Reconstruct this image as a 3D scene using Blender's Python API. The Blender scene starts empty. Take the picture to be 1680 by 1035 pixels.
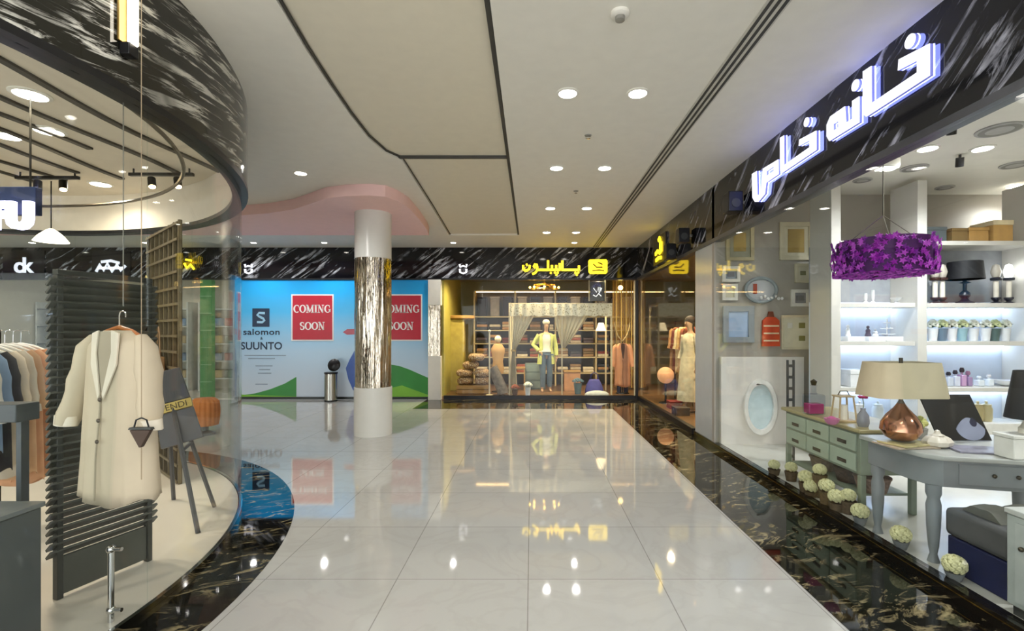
import bpy, bmesh, math, random
from mathutils import Vector, Matrix
from mathutils.geometry import tessellate_polygon
random.seed(7)
SC = bpy.context.scene
COL = SC.collection
PI = math.pi

# ---------------------------------------------------------------- camera, world, exposure
FPX, VX, VY, EYE = 800.0, 872.0, 546.0, 1.5          # focal length in pixels, vanishing point, eye height
cam_d = bpy.data.cameras.new('camera')
cam_d.sensor_width = 36.0
cam_d.lens = FPX / 1680 * 36
cam_d.shift_x = -(VX - 840) / 1680
cam_d.shift_y = (VY - 517.5) / 1680
cam_d.clip_start = 0.02
cam = bpy.data.objects.new('camera', cam_d)
cam.location = (0, 0, EYE)
cam.rotation_euler = (PI / 2, 0, 0)
COL.objects.link(cam)
SC.camera = cam
SC.view_settings.view_transform = 'Standard'
SC.view_settings.look = 'None'
SC.view_settings.gamma = 1
SC.view_settings.use_curve_mapping = False
SC.view_settings.exposure = 1.0
SC.cycles.use_denoising = True
SC.cycles.max_bounces = 10
SC.cycles.transparent_max_bounces = 24
SC.cycles.sample_clamp_indirect = 6
SC.cycles.caustics_reflective = False
SC.cycles.caustics_refractive = False
w = bpy.data.worlds.new('world')
SC.world = w
w.use_nodes = True
w.node_tree.nodes['Background'].inputs[0].default_value = (0.98, 0.99, 1.0, 1)
w.node_tree.nodes['Background'].inputs[1].default_value = 1.9
P_MAIN, P_PAV, P_SHOP, P_WARM = 14, 34, 74, 130     # lamp powers


def X(px, d): return (px - VX) * d / FPX             # a width measured in the photo, at distance d
def Z(py, d): return EYE - (py - VY) * d / FPX       # a height measured in the photo, at distance d


# ---------------------------------------------------------------- materials
def lin(h):
    h = h.lstrip('#')
    c = [int(h[i:i + 2], 16) / 255 for i in (0, 2, 4)]
    return tuple(x / 12.92 if x <= .04045 else ((x + .055) / 1.055) ** 2.4 for x in c) + (1,)


def nodes(name):
    m = bpy.data.materials.new(name)
    m.use_nodes = True
    return m, m.node_tree, m.node_tree.nodes['Principled BSDF']


MATS = {}


def mk(name, col, rough=.5, metal=0, var=.10, scale=9, bump=0, emit=0, ecol=None, spec=.5, coat=0):
    if name in MATS: return MATS[name]
    m, t, b = nodes(name)
    n = t.nodes.new('ShaderNodeTexNoise')
    n.inputs['Scale'].default_value = scale
    n.inputs['Detail'].default_value = 5
    tc = t.nodes.new('ShaderNodeTexCoord')
    t.links.new(tc.outputs['Object'], n.inputs['Vector'])
    r = t.nodes.new('ShaderNodeValToRGB')
    c = lin(col)
    r.color_ramp.elements[0].position = .3
    r.color_ramp.elements[1].position = .7
    r.color_ramp.elements[0].color = tuple(x * (1 - var) for x in c[:3]) + (1,)
    r.color_ramp.elements[1].color = tuple(min(1, x * (1 + var)) for x in c[:3]) + (1,)
    t.links.new(n.outputs['Fac'], r.inputs['Fac'])
    t.links.new(r.outputs['Color'], b.inputs['Base Color'])
    b.inputs['Roughness'].default_value = rough
    b.inputs['Metallic'].default_value = metal
    b.inputs['Specular IOR Level'].default_value = spec
    b.inputs['Coat Weight'].default_value = coat
    if emit:
        b.inputs['Emission Color'].default_value = lin(ecol or col)
        b.inputs['Emission Strength'].default_value = emit
    if bump:
        bp = t.nodes.new('ShaderNodeBump')
        bp.inputs['Strength'].default_value = bump
        bp.inputs['Distance'].default_value = .02
        t.links.new(n.outputs['Fac'], bp.inputs['Height'])
        t.links.new(bp.outputs['Normal'], b.inputs['Normal'])
    MATS[name] = m
    return m


def stone(name, d1, d2, base, streak, f1=1.1, f2=13, lo=.52, hi=.62, rough=.07, amount=1.0, distort=1.2, mask=(.38, .56), f3=None):
    """polished dark stone with pale veins that run along d1"""
    m, t, b = nodes(name)
    d1 = Vector(d1).normalized()
    d2 = (Vector(d2) - d1 * Vector(d2).dot(d1)).normalized()
    d3 = d1.cross(d2)
    tc = t.nodes.new('ShaderNodeTexCoord')
    co = t.nodes.new('ShaderNodeCombineXYZ')
    for d, f, k in ((d1, f1, 0), (d2, f2, 1), (d3, f3 or f2 * .6, 2)):
        v = t.nodes.new('ShaderNodeVectorMath')
        v.operation = 'DOT_PRODUCT'
        v.inputs[1].default_value = d * f
        t.links.new(tc.outputs['Object'], v.inputs[0])
        t.links.new(v.outputs['Value'], co.inputs[k])
    n = t.nodes.new('ShaderNodeTexNoise')
    n.inputs['Scale'].default_value = 1
    n.inputs['Detail'].default_value = 7
    n.inputs['Roughness'].default_value = .68
    n.inputs['Distortion'].default_value = distort
    t.links.new(co.outputs[0], n.inputs['Vector'])
    r = t.nodes.new('ShaderNodeMapRange')
    r.inputs[1].default_value = lo
    r.inputs[2].default_value = hi
    t.links.new(n.outputs['Fac'], r.inputs[0])
    n2 = t.nodes.new('ShaderNodeTexNoise')
    n2.inputs['Scale'].default_value = 2.1
    n2.inputs['Detail'].default_value = 3
    t.links.new(tc.outputs['Object'], n2.inputs['Vector'])
    r2 = t.nodes.new('ShaderNodeMapRange')
    r2.inputs[1].default_value = mask[0]
    r2.inputs[2].default_value = mask[1]
    t.links.new(n2.outputs['Fac'], r2.inputs[0])
    mu = t.nodes.new('ShaderNodeMath')
    mu.operation = 'MULTIPLY'
    t.links.new(r.outputs[0], mu.inputs[0])
    t.links.new(r2.outputs[0], mu.inputs[1])
    mu2 = t.nodes.new('ShaderNodeMath')
    mu2.operation = 'MULTIPLY'
    mu2.inputs[1].default_value = amount
    t.links.new(mu.outputs[0], mu2.inputs[0])
    mx = t.nodes.new('ShaderNodeMix')
    mx.data_type = 'RGBA'
    mx.inputs['A'].default_value = lin(base)
    mx.inputs['B'].default_value = lin(streak)
    t.links.new(mu2.outputs[0], mx.inputs['Factor'])
    t.links.new(mx.outputs['Result'], b.inputs['Base Color'])
    b.inputs['Roughness'].default_value = rough
    return m


def tile_floor():
    m, t, b = nodes('white_tile')
    tc = t.nodes.new('ShaderNodeTexCoord')
    mp = t.nodes.new('ShaderNodeMapping')
    mp.inputs['Location'].default_value = (.02, -.57, 0)
    t.links.new(tc.outputs['Object'], mp.inputs['Vector'])
    br = t.nodes.new('ShaderNodeTexBrick')
    br.offset = 0
    br.inputs['Scale'].default_value = 1
    br.inputs['Brick Width'].default_value = .8
    br.inputs['Row Height'].default_value = .8
    br.inputs['Mortar Size'].default_value = .0035
    br.inputs['Mortar Smooth'].default_value = .2
    br.inputs['Color1'].default_value = (.43, .43, .41, 1)
    br.inputs['Color2'].default_value = (.46, .46, .44, 1)
    br.inputs['Mortar'].default_value = (.27, .265, .25, 1)
    t.links.new(mp.outputs[0], br.inputs['Vector'])
    n = t.nodes.new('ShaderNodeTexNoise')
    n.inputs['Scale'].default_value = 1.3
    n.inputs['Detail'].default_value = 9
    n.inputs['Distortion'].default_value = 2.5
    t.links.new(tc.outputs['Object'], n.inputs['Vector'])
    r = t.nodes.new('ShaderNodeValToRGB')
    r.color_ramp.elements[0].position = .44
    r.color_ramp.elements[0].color = (1, 1, 1, 1)
    r.color_ramp.elements[1].position = .56
    r.color_ramp.elements[1].color = (1, 1, 1, 1)
    e = r.color_ramp.elements.new(.5)
    e.color = (.955, .95, .945, 1)
    t.links.new(n.outputs['Fac'], r.inputs['Fac'])
    mx = t.nodes.new('ShaderNodeMix')
    mx.data_type = 'RGBA'
    mx.blend_type = 'MULTIPLY'
    mx.inputs['Factor'].default_value = 1
    t.links.new(br.outputs['Color'], mx.inputs['A'])
    t.links.new(r.outputs['Color'], mx.inputs['B'])
    t.links.new(mx.outputs['Result'], b.inputs['Base Color'])
    b.inputs['Roughness'].default_value = .045
    b.inputs['Specular IOR Level'].default_value = .62
    return m


def glass(name, tint=(.965, .985, .98), amt=1.0):
    m = bpy.data.materials.new(name)
    m.use_nodes = True
    t = m.node_tree
    for n in list(t.nodes): t.nodes.remove(n)
    o = t.nodes.new('ShaderNodeOutputMaterial')
    tr = t.nodes.new('ShaderNodeBsdfTransparent')
    tr.inputs[0].default_value = tint + (1,)
    gl = t.nodes.new('ShaderNodeBsdfGlossy')
    gl.inputs['Roughness'].default_value = 0
    fr = t.nodes.new('ShaderNodeFresnel')
    ge = t.nodes.new('ShaderNodeNewGeometry')
    mr = t.nodes.new('ShaderNodeMapRange')          # the same index of refraction on both faces of the thin pane
    mr.inputs[3].default_value = 1.36
    mr.inputs[4].default_value = 1 / 1.36
    t.links.new(ge.outputs['Backfacing'], mr.inputs[0])
    t.links.new(mr.outputs[0], fr.inputs[0])
    mu = t.nodes.new('ShaderNodeMath')
    mu.operation = 'MULTIPLY'
    mu.inputs[1].default_value = amt
    t.links.new(fr.outputs[0], mu.inputs[0])
    mx = t.nodes.new('ShaderNodeMixShader')
    t.links.new(mu.outputs[0], mx.inputs[0])
    t.links.new(tr.outputs[0], mx.inputs[1])
    t.links.new(gl.outputs[0], mx.inputs[2])
    t.links.new(mx.outputs[0], o.inputs[0])
    return m


def print_sky():
    """the printed hoarding: saturated blue at the top fading to pale blue (ink on the sheet)"""
    m, t, b = nodes('hoarding_print')
    tc = t.nodes.new('ShaderNodeTexCoord')
    sp = t.nodes.new('ShaderNodeSeparateXYZ')
    t.links.new(tc.outputs['Object'], sp.inputs[0])
    r = t.nodes.new('ShaderNodeValToRGB')
    mr = t.nodes.new('ShaderNodeMapRange')
    mr.inputs[1].default_value = 0
    mr.inputs[2].default_value = 2.73
    t.links.new(sp.outputs['Z'], mr.inputs[0])
    t.links.new(mr.outputs[0], r.inputs[0])
    r.color_ramp.elements[0].color = lin('ccd8e6')
    r.color_ramp.elements[1].color = lin('0f9ce8')
    r.color_ramp.elements[0].position = .1
    for p, c in ((.4, 'b6d6f0'), (.58, '84c8f2'), (.72, '45b8f2'), (.88, '1eaaf0')):
        e = r.color_ramp.elements.new(p)
        e.color = lin(c)
    t.links.new(r.outputs[0], b.inputs['Base Color'])
    b.inputs['Roughness'].default_value = .25
    return m


white_paint = mk('white_paint', 'e9e6dc', .55, var=.02)
panel_shade_tone = mk('panel_shade_tone', 'e4ddca', .45, var=.02)  # ceiling white greyed: the dimmer light of the recess is in the colour
pink_light_tone = mk('pink_light_tone', 'fbd3d0', .6, var=.02)  # pink light falling on the lowered ceiling is put into its colour
cream_paint = mk('cream_paint', 'dcd2c0', .55, var=.03)
taupe_paint = mk('taupe_paint', 'a39d93', .6, var=.03)
dark_gap = mk('dark_gap', '3c3b36', .6, var=.1)
black_metal = mk('black_metal', '1b1b1d', .35, .3)
char = mk('charcoal', '3a3b3b', .45)
chrome = mk('chrome', 'd8d8d8', .08, 1, var=.02)
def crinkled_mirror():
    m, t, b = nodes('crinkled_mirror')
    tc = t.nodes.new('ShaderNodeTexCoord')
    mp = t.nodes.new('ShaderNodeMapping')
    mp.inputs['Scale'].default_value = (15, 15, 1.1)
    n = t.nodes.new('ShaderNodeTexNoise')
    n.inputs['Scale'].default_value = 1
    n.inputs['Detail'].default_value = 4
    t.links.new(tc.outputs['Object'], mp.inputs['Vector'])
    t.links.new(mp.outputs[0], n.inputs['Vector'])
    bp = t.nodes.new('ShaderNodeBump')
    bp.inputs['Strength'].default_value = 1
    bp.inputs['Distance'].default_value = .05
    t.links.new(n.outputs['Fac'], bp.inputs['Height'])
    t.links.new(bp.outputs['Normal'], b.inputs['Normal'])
    b.inputs['Base Color'].default_value = (.62, .55, .45, 1)  # warm dark tone stands for the reflected shops, not the bare steel
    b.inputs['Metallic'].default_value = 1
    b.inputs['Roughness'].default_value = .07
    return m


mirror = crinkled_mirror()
lamp_w = mk('lamp_glow', 'ffffff', emit=16, ecol='fffaf0')
lamp_warm = mk('lamp_glow_warm', 'ffe9c0', emit=14, ecol='ffd9a0')
led_cool = mk('led_strip_cool', 'ffffff', emit=12, ecol='cfe2ff')
led_warm = mk('led_strip_warm', 'ffe0b0', emit=6, ecol='ffcf8a')
marble_back = stone('black_marble_back', (1, 0, .75), (0, 1, 0), '0d0d12', 'c9ccd6', lo=.53, hi=.62)
marble_right = stone('black_marble_right', (0, -1, .8), (1, 0, 0), '101018', 'c4c6d6', lo=.54, hi=.64)
marble_left = stone('black_marble_left', (-.35, .9, .16), (0, 0, 1), '1a1a16', 'cfcdc4', f1=1.7, f2=24, f3=5, lo=.51, hi=.60, mask=(.34, .52), distort=.6)
marble_floor = stone('black_marble_floor', (1, .5, 0), (0, 0, 1), '0e0e0b', 'a89a74', f1=3, f2=11, lo=.515, hi=.64, rough=.03, amount=.75, distort=2.2, mask=(.34, .56))
tile = tile_floor()
pane = glass('clear_glass', amt=.6)
pane_soft = glass('display_glass', (.97, .985, .985), .6)
bottle_glass = glass('bottle_glass', (.85, .88, .93), 1.0)


# ---------------------------------------------------------------- mesh builder
class B:
    def __init__(s):
        s.bm = bmesh.new()
        s.mi = 0
        s.M = Matrix()

    def raw(s, vs, fs):
        v = [s.bm.verts.new(s.M @ Vector(p)) for p in vs]
        for f in fs:
            try:
                q = s.bm.faces.new([v[i] for i in f])
                q.material_index = s.mi
            except ValueError:
                pass
        return s

    def box(s, x0, x1, y0, y1, z0, z1):
        vs = [(x, y, z) for z in (z0, z1) for y in (y0, y1) for x in (x0, x1)]
        return s.raw(vs, [(0, 2, 3, 1), (4, 5, 7, 6), (0, 1, 5, 4), (2, 6, 7, 3), (0, 4, 6, 2), (1, 3, 7, 5)])

    def loft(s, rings, cap=True, wrap=False):
        n = len(rings[0])
        vs = [p for r in rings for p in r]
        fs = []
        m = len(rings)
        for i in range(m if wrap else m - 1):
            a, b = i * n, ((i + 1) % m) * n
            for j in range(n):
                k = (j + 1) % n
                fs.append((a + j, a + k, b + k, b + j))
        if cap and not wrap:
            fs.append(tuple(range(n - 1, -1, -1)))
            fs.append(tuple(range((m - 1) * n, m * n)))
        return s.raw(vs, fs)

    def tube(s, pts, r, n=8, closed=False, ry=None):
        pts = [Vector(p) for p in pts]
        m = len(pts)
        rr = r if isinstance(r, (list, tuple)) else [r] * m
        rings = []
        up = None
        for i, p in enumerate(pts):
            if closed:
                t = pts[(i + 1) % m] - pts[i - 1]
            else:
                t = pts[min(i + 1, m - 1)] - pts[max(i - 1, 0)]
            t.normalize()
            if up is None:
                up = Vector((0, 0, 1)) if abs(t.z) < .9 else Vector((0, 1, 0))
            a = t.cross(up)
            if a.length < 1e-5: a = t.cross(Vector((1, 0, 0)))
            a.normalize()
            b = a.cross(t).normalized()
            up = b
            q = ry if ry else 1
            rings.append([p + a * rr[i] * math.cos(2 * PI * k / n) + b * rr[i] * q * math.sin(2 * PI * k / n) for k in range(n)])
        return s.loft(rings, wrap=closed)

    def cyl(s, p0, p1, r0, r1=None, n=18):
        return s.tube([p0, p1], [r0, r0 if r1 is None else r1], n)

    def lathe(s, prof, cx=0, cy=0, z0=0, n=24, sx=1, sy=1):
        rings = [[(cx + r * sx * math.cos(2 * PI * k / n), cy + r * sy * math.sin(2 * PI * k / n), z0 + z) for k in range(n)] for r, z in prof]
        return s.loft(rings)

    def ball(s, c, r, n=14):
        rx, ry, rz = (r, r, r) if not isinstance(r, tuple) else r
        m = n // 2
        rings = []
        for i in range(m + 1):
            a = -PI / 2 + PI * (i + .02 * (i == 0) - .02 * (i == m)) / m
            rings.append([(c[0] + rx * math.cos(a) * math.cos(2 * PI * k / n), c[1] + ry * math.cos(a) * math.sin(2 * PI * k / n), c[2] + rz * math.sin(a)) for k in range(n)])
        return s.loft(rings)

    def prism(s, polys, fn, w0, w1):
        """polys: outline then holes, 2-D; fn(u, v, w) -> point"""
        tri = tessellate_polygon([[Vector((p[0], p[1], 0)) for p in q] for q in polys])
        flat = [p for q in polys for p in q]
        n = len(flat)
        vs = [fn(u, v, w0) for u, v in flat] + [fn(u, v, w1) for u, v in flat]
        fs = [tuple(t) for t in tri] + [tuple(i + n for i in reversed(t)) for t in tri]
        o = 0
        for q in polys:
            m = len(q)
            for i in range(m):
                j = (i + 1) % m
                fs.append((o + i, o + j, o + j + n, o + i + n))
            o += m
        return s.raw(vs, fs)

    def ring(s, cx, cy, r0, r1, z0, z1, a0=0, a1=2 * PI, n=96):
        full = abs(a1 - a0 - 2 * PI) < 1e-6
        rings = []
        for i in range(n if full else n + 1):
            a = a0 + (a1 - a0) * i / n
            c, q = math.cos(a), math.sin(a)
            rings.append([(cx + r * c, cy + r * q, z) for r, z in ((r0, z0), (r1, z0), (r1, z1), (r0, z1))])
        return s.loft(rings, wrap=full)

    def stroke(s, pts, wx, wy, fn, w0, w1):
        """a pen stroke along a 2-D polyline; nib half-width wx across, wy up"""
        pts = [Vector((p[0], p[1])) for p in pts]
        L, R = [], []
        for i, p in enumerate(pts):
            t = pts[min(i + 1, len(pts) - 1)] - pts[max(i - 1, 0)]
            t.normalize()
            n = Vector((-t.y * wx, t.x * wy))
            L.append(tuple(p + n))
            R.append(tuple(p - n))
        n = len(pts)
        vs = [fn(u, v, q) for q in (w0, w1) for u, v in L + R]
        fs = []
        for i in range(n - 1):
            fs += [(i, i + 1, n + i + 1, n + i), (2 * n + i, 3 * n + i, 3 * n + i + 1, 2 * n + i + 1),
                   (i, 2 * n + i, 2 * n + i + 1, i + 1), (n + i, n + i + 1, 3 * n + i + 1, 3 * n + i)]
        fs += [(0, n, 3 * n, 2 * n), (n - 1, 3 * n - 1, 4 * n - 1, 2 * n - 1)]
        return s.raw(vs, fs)

    def text(s, body, size, fn, depth=.01, center=True, spacing=1.0, bold=0):
        cu = bpy.data.curves.new('t', 'FONT')
        cu.body = body
        cu.size = size
        cu.extrude = depth / 2
        cu.space_character = spacing
        cu.offset = bold
        cu.resolution_u = 3
        if center: cu.align_x = 'CENTER'
        ob = bpy.data.objects.new('t', cu)
        COL.objects.link(ob)
        me = bpy.data.meshes.new_from_object(ob.evaluated_get(bpy.context.evaluated_depsgraph_get()))
        s.raw([fn(v.co.x, v.co.y, v.co.z) for v in me.vertices], [tuple(p.vertices) for p in me.polygons])
        bpy.data.objects.remove(ob)
        bpy.data.curves.remove(cu)
        bpy.data.meshes.remove(me)
        return s

    def build(s, name, mat, parent=None, bevel=0, at=None, sub=0, weld=False, ang=38, solid=0):
        org = Vector((0, 0, 0))
        p = parent
        while p is not None:
            org += p.location
            p = p.parent
        if at is not None: org = Vector(at)
        if weld: bmesh.ops.remove_doubles(s.bm, verts=s.bm.verts, dist=1e-4)
        bmesh.ops.recalc_face_normals(s.bm, faces=s.bm.faces)
        if org.length: bmesh.ops.translate(s.bm, verts=s.bm.verts, vec=-org)
        me = bpy.data.meshes.new(name)
        s.bm.to_mesh(me)
        s.bm.free()
        for m in (mat if isinstance(mat, (list, tuple)) else [mat]): me.materials.append(m)
        me.polygons.foreach_set('use_smooth', [True] * len(me.polygons))
        me.set_sharp_from_angle(angle=math.radians(ang))
        o = bpy.data.objects.new(name, me)
        COL.objects.link(o)
        if parent is not None: o.parent = parent
        if at is not None: o.location = at
        if solid:
            q = o.modifiers.new('solid', 'SOLIDIFY')
            q.thickness = solid
        if bevel:
            q = o.modifiers.new('bevel', 'BEVEL')
            q.width = bevel
            q.segments = 2
            q.limit_method = 'ANGLE'
        if sub:
            q = o.modifiers.new('sub', 'SUBSURF')
            q.levels = q.render_levels = sub
        return o


def tag(o, label, cat, group=None, kind=None):
    o['label'] = label
    o['category'] = cat
    if group: o['group'] = group
    if kind: o['kind'] = kind
    return o


def thing(name, label, cat, loc, group=None):
    o = bpy.data.objects.new(name, None)
    o.empty_display_size = .05
    COL.objects.link(o)
    o.location = loc
    return tag(o, label, cat, group)


def struct(o):
    o['kind'] = 'structure'
    return o


def dup(root, loc, label, rotz=0, group=None, mats=None, scale=None):
    r = root.copy()
    COL.objects.link(r)
    r.location = loc
    r.rotation_euler = (0, 0, rotz)
    r['label'] = label
    if group: r['group'] = group
    if scale: r.scale = scale

    def kids(o, c):
        for ch in o.children:
            if ch.name in seen: continue
            k = ch.copy()
            seen.add(k.name)
            COL.objects.link(k)
            k.parent = c
            kids(ch, k)
    seen = set()
    kids(root, r)
    return r


def fn_front(x, y, z, sx=1):     # letters on a wall that faces the camera (-Y)
    return lambda u, v, q: (x + u, y - q, z + v)


def spot(parent, loc, power, col=(1, .97, .92), ang=140, r=.05, blend=.9, aim=None):
    d = bpy.data.lights.new('lamp_light', 'SPOT')
    d.energy = power
    d.color = col
    d.spot_size = math.radians(ang)
    d.spot_blend = blend
    d.shadow_soft_size = r
    o = bpy.data.objects.new('lamp_light', d)
    COL.objects.link(o)
    if parent is not None:
        o.parent = parent
        o.location = Vector(loc) - parent.location
    else:
        o.location = loc
    if aim is not None:
        o.rotation_euler = (Vector(aim) - Vector(loc)).to_track_quat('-Z', 'Y').to_euler()
    return o


def downlight(x, y, h, label, group, power, r=.075, col=(1, .98, .95), mat=None, ang=150):
    t = thing('downlight', label, 'ceiling light', (x, y, h), group)
    B().lathe([(r * 1.28, 0), (r * 1.28, -.006), (r * 1.02, -.012), (r, -.004), (r, 0)], x, y, h, 28).build('trim_ring', white_paint, t)
    B().lathe([(r * .98, -.002), (r * .98, -.005), (.001, -.006)], x, y, h, 24).build('lens', mat or lamp_w, t)
    if power: spot(t, (x, y, h - .03), power, col, ang)
    return t

# ================================================================ THE SETTING
HC, HF = 3.42, 2.73                      # ceiling height, underside of the stone fascia
XR, YB = 2.40, 11.0                      # right shopfront line, far shopfront line
PCX, PCY, PR = -5.46, 2.54, 3.39         # the round glass shop on the left

struct(B().box(-13, XR, -4, YB, -.1, 0).build('floor', tile))
b = B()
b.box(1.6, XR, -4, YB, 0, .003)
b.box(-2.35, 1.6, 9.62, YB, 0, .003)
struct(b.build('trim_1', marble_floor))
struct(B().ring(PCX, PCY, PR - .03, PR + .41, 0, .003, n=128).build('trim_2', marble_floor))

# main ceiling and its sunken panels
rec = [(-1.44, -4), (-1.44, 2.0), (-1.47, 2.78), (-1.53, 3.3), (-1.57, 3.8), (-1.60, 4.3), (-1.61, 4.8), (-1.56, 5.2), (-1.44, 5.42), (-1.52, 7.4), (-1.62, 9.6)]
struct(B().box(-.24, XR + .1, -4, YB, HC, HC + .12).build('ceiling_right', white_paint))
up = lambda u, v, q: (u, v, q)
b = B()
b.prism([[(-13, -4)] + rec + [(-13, 9.6)]], up, HC, HC + .12)
struct(b.build('ceiling_left', white_paint))
struct(B().box(-13, -.24, 9.6, YB, HC, HC + .12).build('ceiling_back', white_paint))
struct(B().box(-1.9, -.24, -4, 5.38, HC + .035, HC + .12).build('ceiling_panel_near', panel_shade_tone))
struct(B().box(-1.9, -.24, 5.42, 9.6, HC + .03, HC + .12).build('ceiling_panel_far', panel_shade_tone))
b = B()
b.tube([(p[0] + .012, p[1], HC + .024) for p in rec[:9]], .012, 6)
b.box(-1.50, -.27, 5.37, 5.40, HC + .006, HC + .036)
b.box(-.275, -.243, -4, 9.6, HC + .01, HC + .034)
b.tube([(rec[8][0] + .012, 5.42, HC + .022), (-1.50, 7.4, HC + .022), (-1.60, 9.6, HC + .022)], .008, 6)
struct(b.build('trim_3', dark_gap))  # dark strips stand for the shade in the gaps round the panels
pk = [(-13, 8.2), (-6, 7.75), (-4.6, 7.4), (-3.9, 7.22), (-3.4, 6.98), (-3.0, 6.66), (-2.7, 6.42), (-2.4, 6.31), (-2.1, 6.28), (-1.9, 6.34), (-1.80, 6.55), (-1.74, 6.9), (-1.75, 7.6), (-1.80, 8.4), (-1.86, 8.85), (-13, 8.85)]
struct(B().prism([pk], up, 3.27, HC - .001).build('ceiling_pink', pink_light_tone))

# far shopfront: stone fascia, black rail, walls behind
struct(B().box(-13, XR + .05, YB - .03, YB + .09, HF, HC).build('wall_back_fascia', marble_back))
struct(B().box(-13, XR - .02, YB - .045, YB + .09, HF - .035, HF).build('trim_4', black_metal))
struct(B().box(XR - .02, XR + .08, -4, YB, HF, HC).build('wall_right_fascia', marble_right))
struct(B().box(XR - .035, XR + .07, -4, YB - .05, HF - .05, HF).build('trim_5', mk('rail_grey', '55565c', .3, .6)))
struct(B().box(-13, -12.9, -4, 13.3, 0, HC).build('wall_left', cream_paint))
# behind the hoarding and left of it
struct(B().box(-6.7, -2.42, YB + .04, YB + .12, 0, HF).build('wall_back_hoarding', white_paint))
# shops far left on the back line
struct(B().box(-13, -6.7, 13.2, 13.3, 0, HC).build('wall_back_left', cream_paint))
struct(B().box(-13, -6.7, YB + .1, 13.2, -.1, 0.0).build('floor_back_left', mk('pale_floor', 'd6d0c4', .2)))
struct(B().box(-13, -6.7, YB + .1, 13.2, HC - .3, HC - .2).build('ceiling_back_left', white_paint))
struct(B().box(-6.7, -6.6, YB + .1, 13.3, 0, HC).build('wall_back_side', white_paint))
for i, (x0, x1) in enumerate(((-12.85, -10.9), (-10.5, -8.9), (-8.8, -7.62), (-7.2, -6.72))):
    struct(B().box(x0, x1, YB + .0, YB + .012, .02, HF - .04).build('window_%d' % (i + 20), pane_soft))

# pilaster between hoarding and the clothes shop
t = thing('pilaster', 'narrow white pilaster with a mirrored middle at the left edge of the clothes shop window', 'pillar', (-2.2, YB - .08, 0))
B().box(-2.31, -2.03, YB - .12, YB + .06, 0, .98).build('lower_panel', white_paint, t, .006)
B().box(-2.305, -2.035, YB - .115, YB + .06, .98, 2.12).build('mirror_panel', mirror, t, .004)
B().box(-2.31, -2.03, YB - .12, YB + .06, 2.12, HF - .04).build('upper_panel', white_paint, t, .006)

# round column
t = thing('round_column', 'thick round column with white base and a crinkled mirror-steel middle', 'column', (-2.35, 7.24, 0))
B().lathe([(.272, 0), (.272, .70), (.265, .705)], -2.35, 7.24, 0, 40).build('base_drum', mk('column_white', 'e4e4de', .25, var=.01), t)
r = []
for i in range(25):
    z = .705 + 1.885 * i / 24
    r.append([(-2.35 + (.258 + .006 * math.sin(k * 1.3 + 2.1 * math.sin(z * 2.1)) * (0 < i < 24)) * math.cos(2 * PI * k / 56),
               7.24 + (.258 + .006 * math.sin(k * 1.3 + 2.1 * math.sin(z * 2.1)) * (0 < i < 24)) * math.sin(2 * PI * k / 56), z) for k in range(56)])
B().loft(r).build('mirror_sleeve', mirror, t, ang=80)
B().lathe([(.268, 2.59), (.262, 2.60), (.262, 3.27)], -2.35, 7.24, 0, 40).build('upper_shaft', mk('column_white', 'e4e4de', .25), t)

# ---- round glass shop
struct(B().lathe([(PR - .02, 0), (PR - .02, .03), (.01, .03)], PCX, PCY, 0, 128).build('floor_round_shop', mk('shop_floor_cream', 'e2d9cb', .16, var=.04, scale=2)))
for i in range(12):
    a0 = math.radians(1.5 + 30 * i) + .0008
    struct(B().ring(PCX, PCY, PR - .006, PR + .006, .035, HF - .04, a0, a0 + math.radians(30) - .0016, 14).build('window_%d' % (i + 1), pane))
struct(B().ring(PCX, PCY, PR - .012, PR + .012, .004, .034, n=128).build('trim_6', chrome))
struct(B().ring(PCX, PCY, PR - .0, PR + .05, HF, HC - .001, n=128).build('wall_round_fascia', marble_left))
struct(B().ring(PCX, PCY, PR - .06, PR - .001, HF, HC - .001, n=128).build('wall_round_inner', cream_paint))
struct(B().ring(PCX, PCY, PR - .065, PR + .056, HF - .04, HF - .001, n=128).build('trim_7', black_metal))
HP = 3.15
struct(B().lathe([(PR - .061, HP), (PR - .061, HP + .06), (.01, HP + .06), (.01, HP)][::-1], PCX, PCY, 0, 128).build('ceiling_round_shop', cream_paint))
# dark wavy strips let into that ceiling
strips = [(-2.92, 1.2, 3.04), (-3.22, 1.0, 5.0), (-3.66, .6, 5.1), (-3.98, .8, 4.35), (-4.32, .7, 5.2), (-4.62, 1.2, 5.0), (-5.05, 1.2, 5.25), (-5.45, 1.4, 5.3), (-5.9, 1.4, 5.2), (-6.4, 1.4, 5.1)]
dark_strip = mk('dark_strip', '3d362b', .5)
for i, (sx, y0, y1) in enumerate(strips):
    b = B()
    n = 22
    rings = []
    for k in range(n + 1):
        y = y0 + (y1 - y0) * k / n
        x = sx + .045 * math.sin(y * 2.6 + i)
        wd = .026
        rings.append([(x - wd, y, HP - .018), (x + wd, y, HP - .018), (x + wd, y, HP + .002), (x - wd, y, HP + .002)])
    b.loft(rings)
    struct(b.build('trim_%d' % (30 + i), dark_strip))
rr = PR - .42
struct(B().tube([(PCX + rr * math.cos(a * PI / 48), PCY + rr * math.sin(a * PI / 48), 2.93) for a in range(96)], .016, 6, closed=True).build('trim_8', mk('rail_bronze', '5a5144', .35, .5)))
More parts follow.
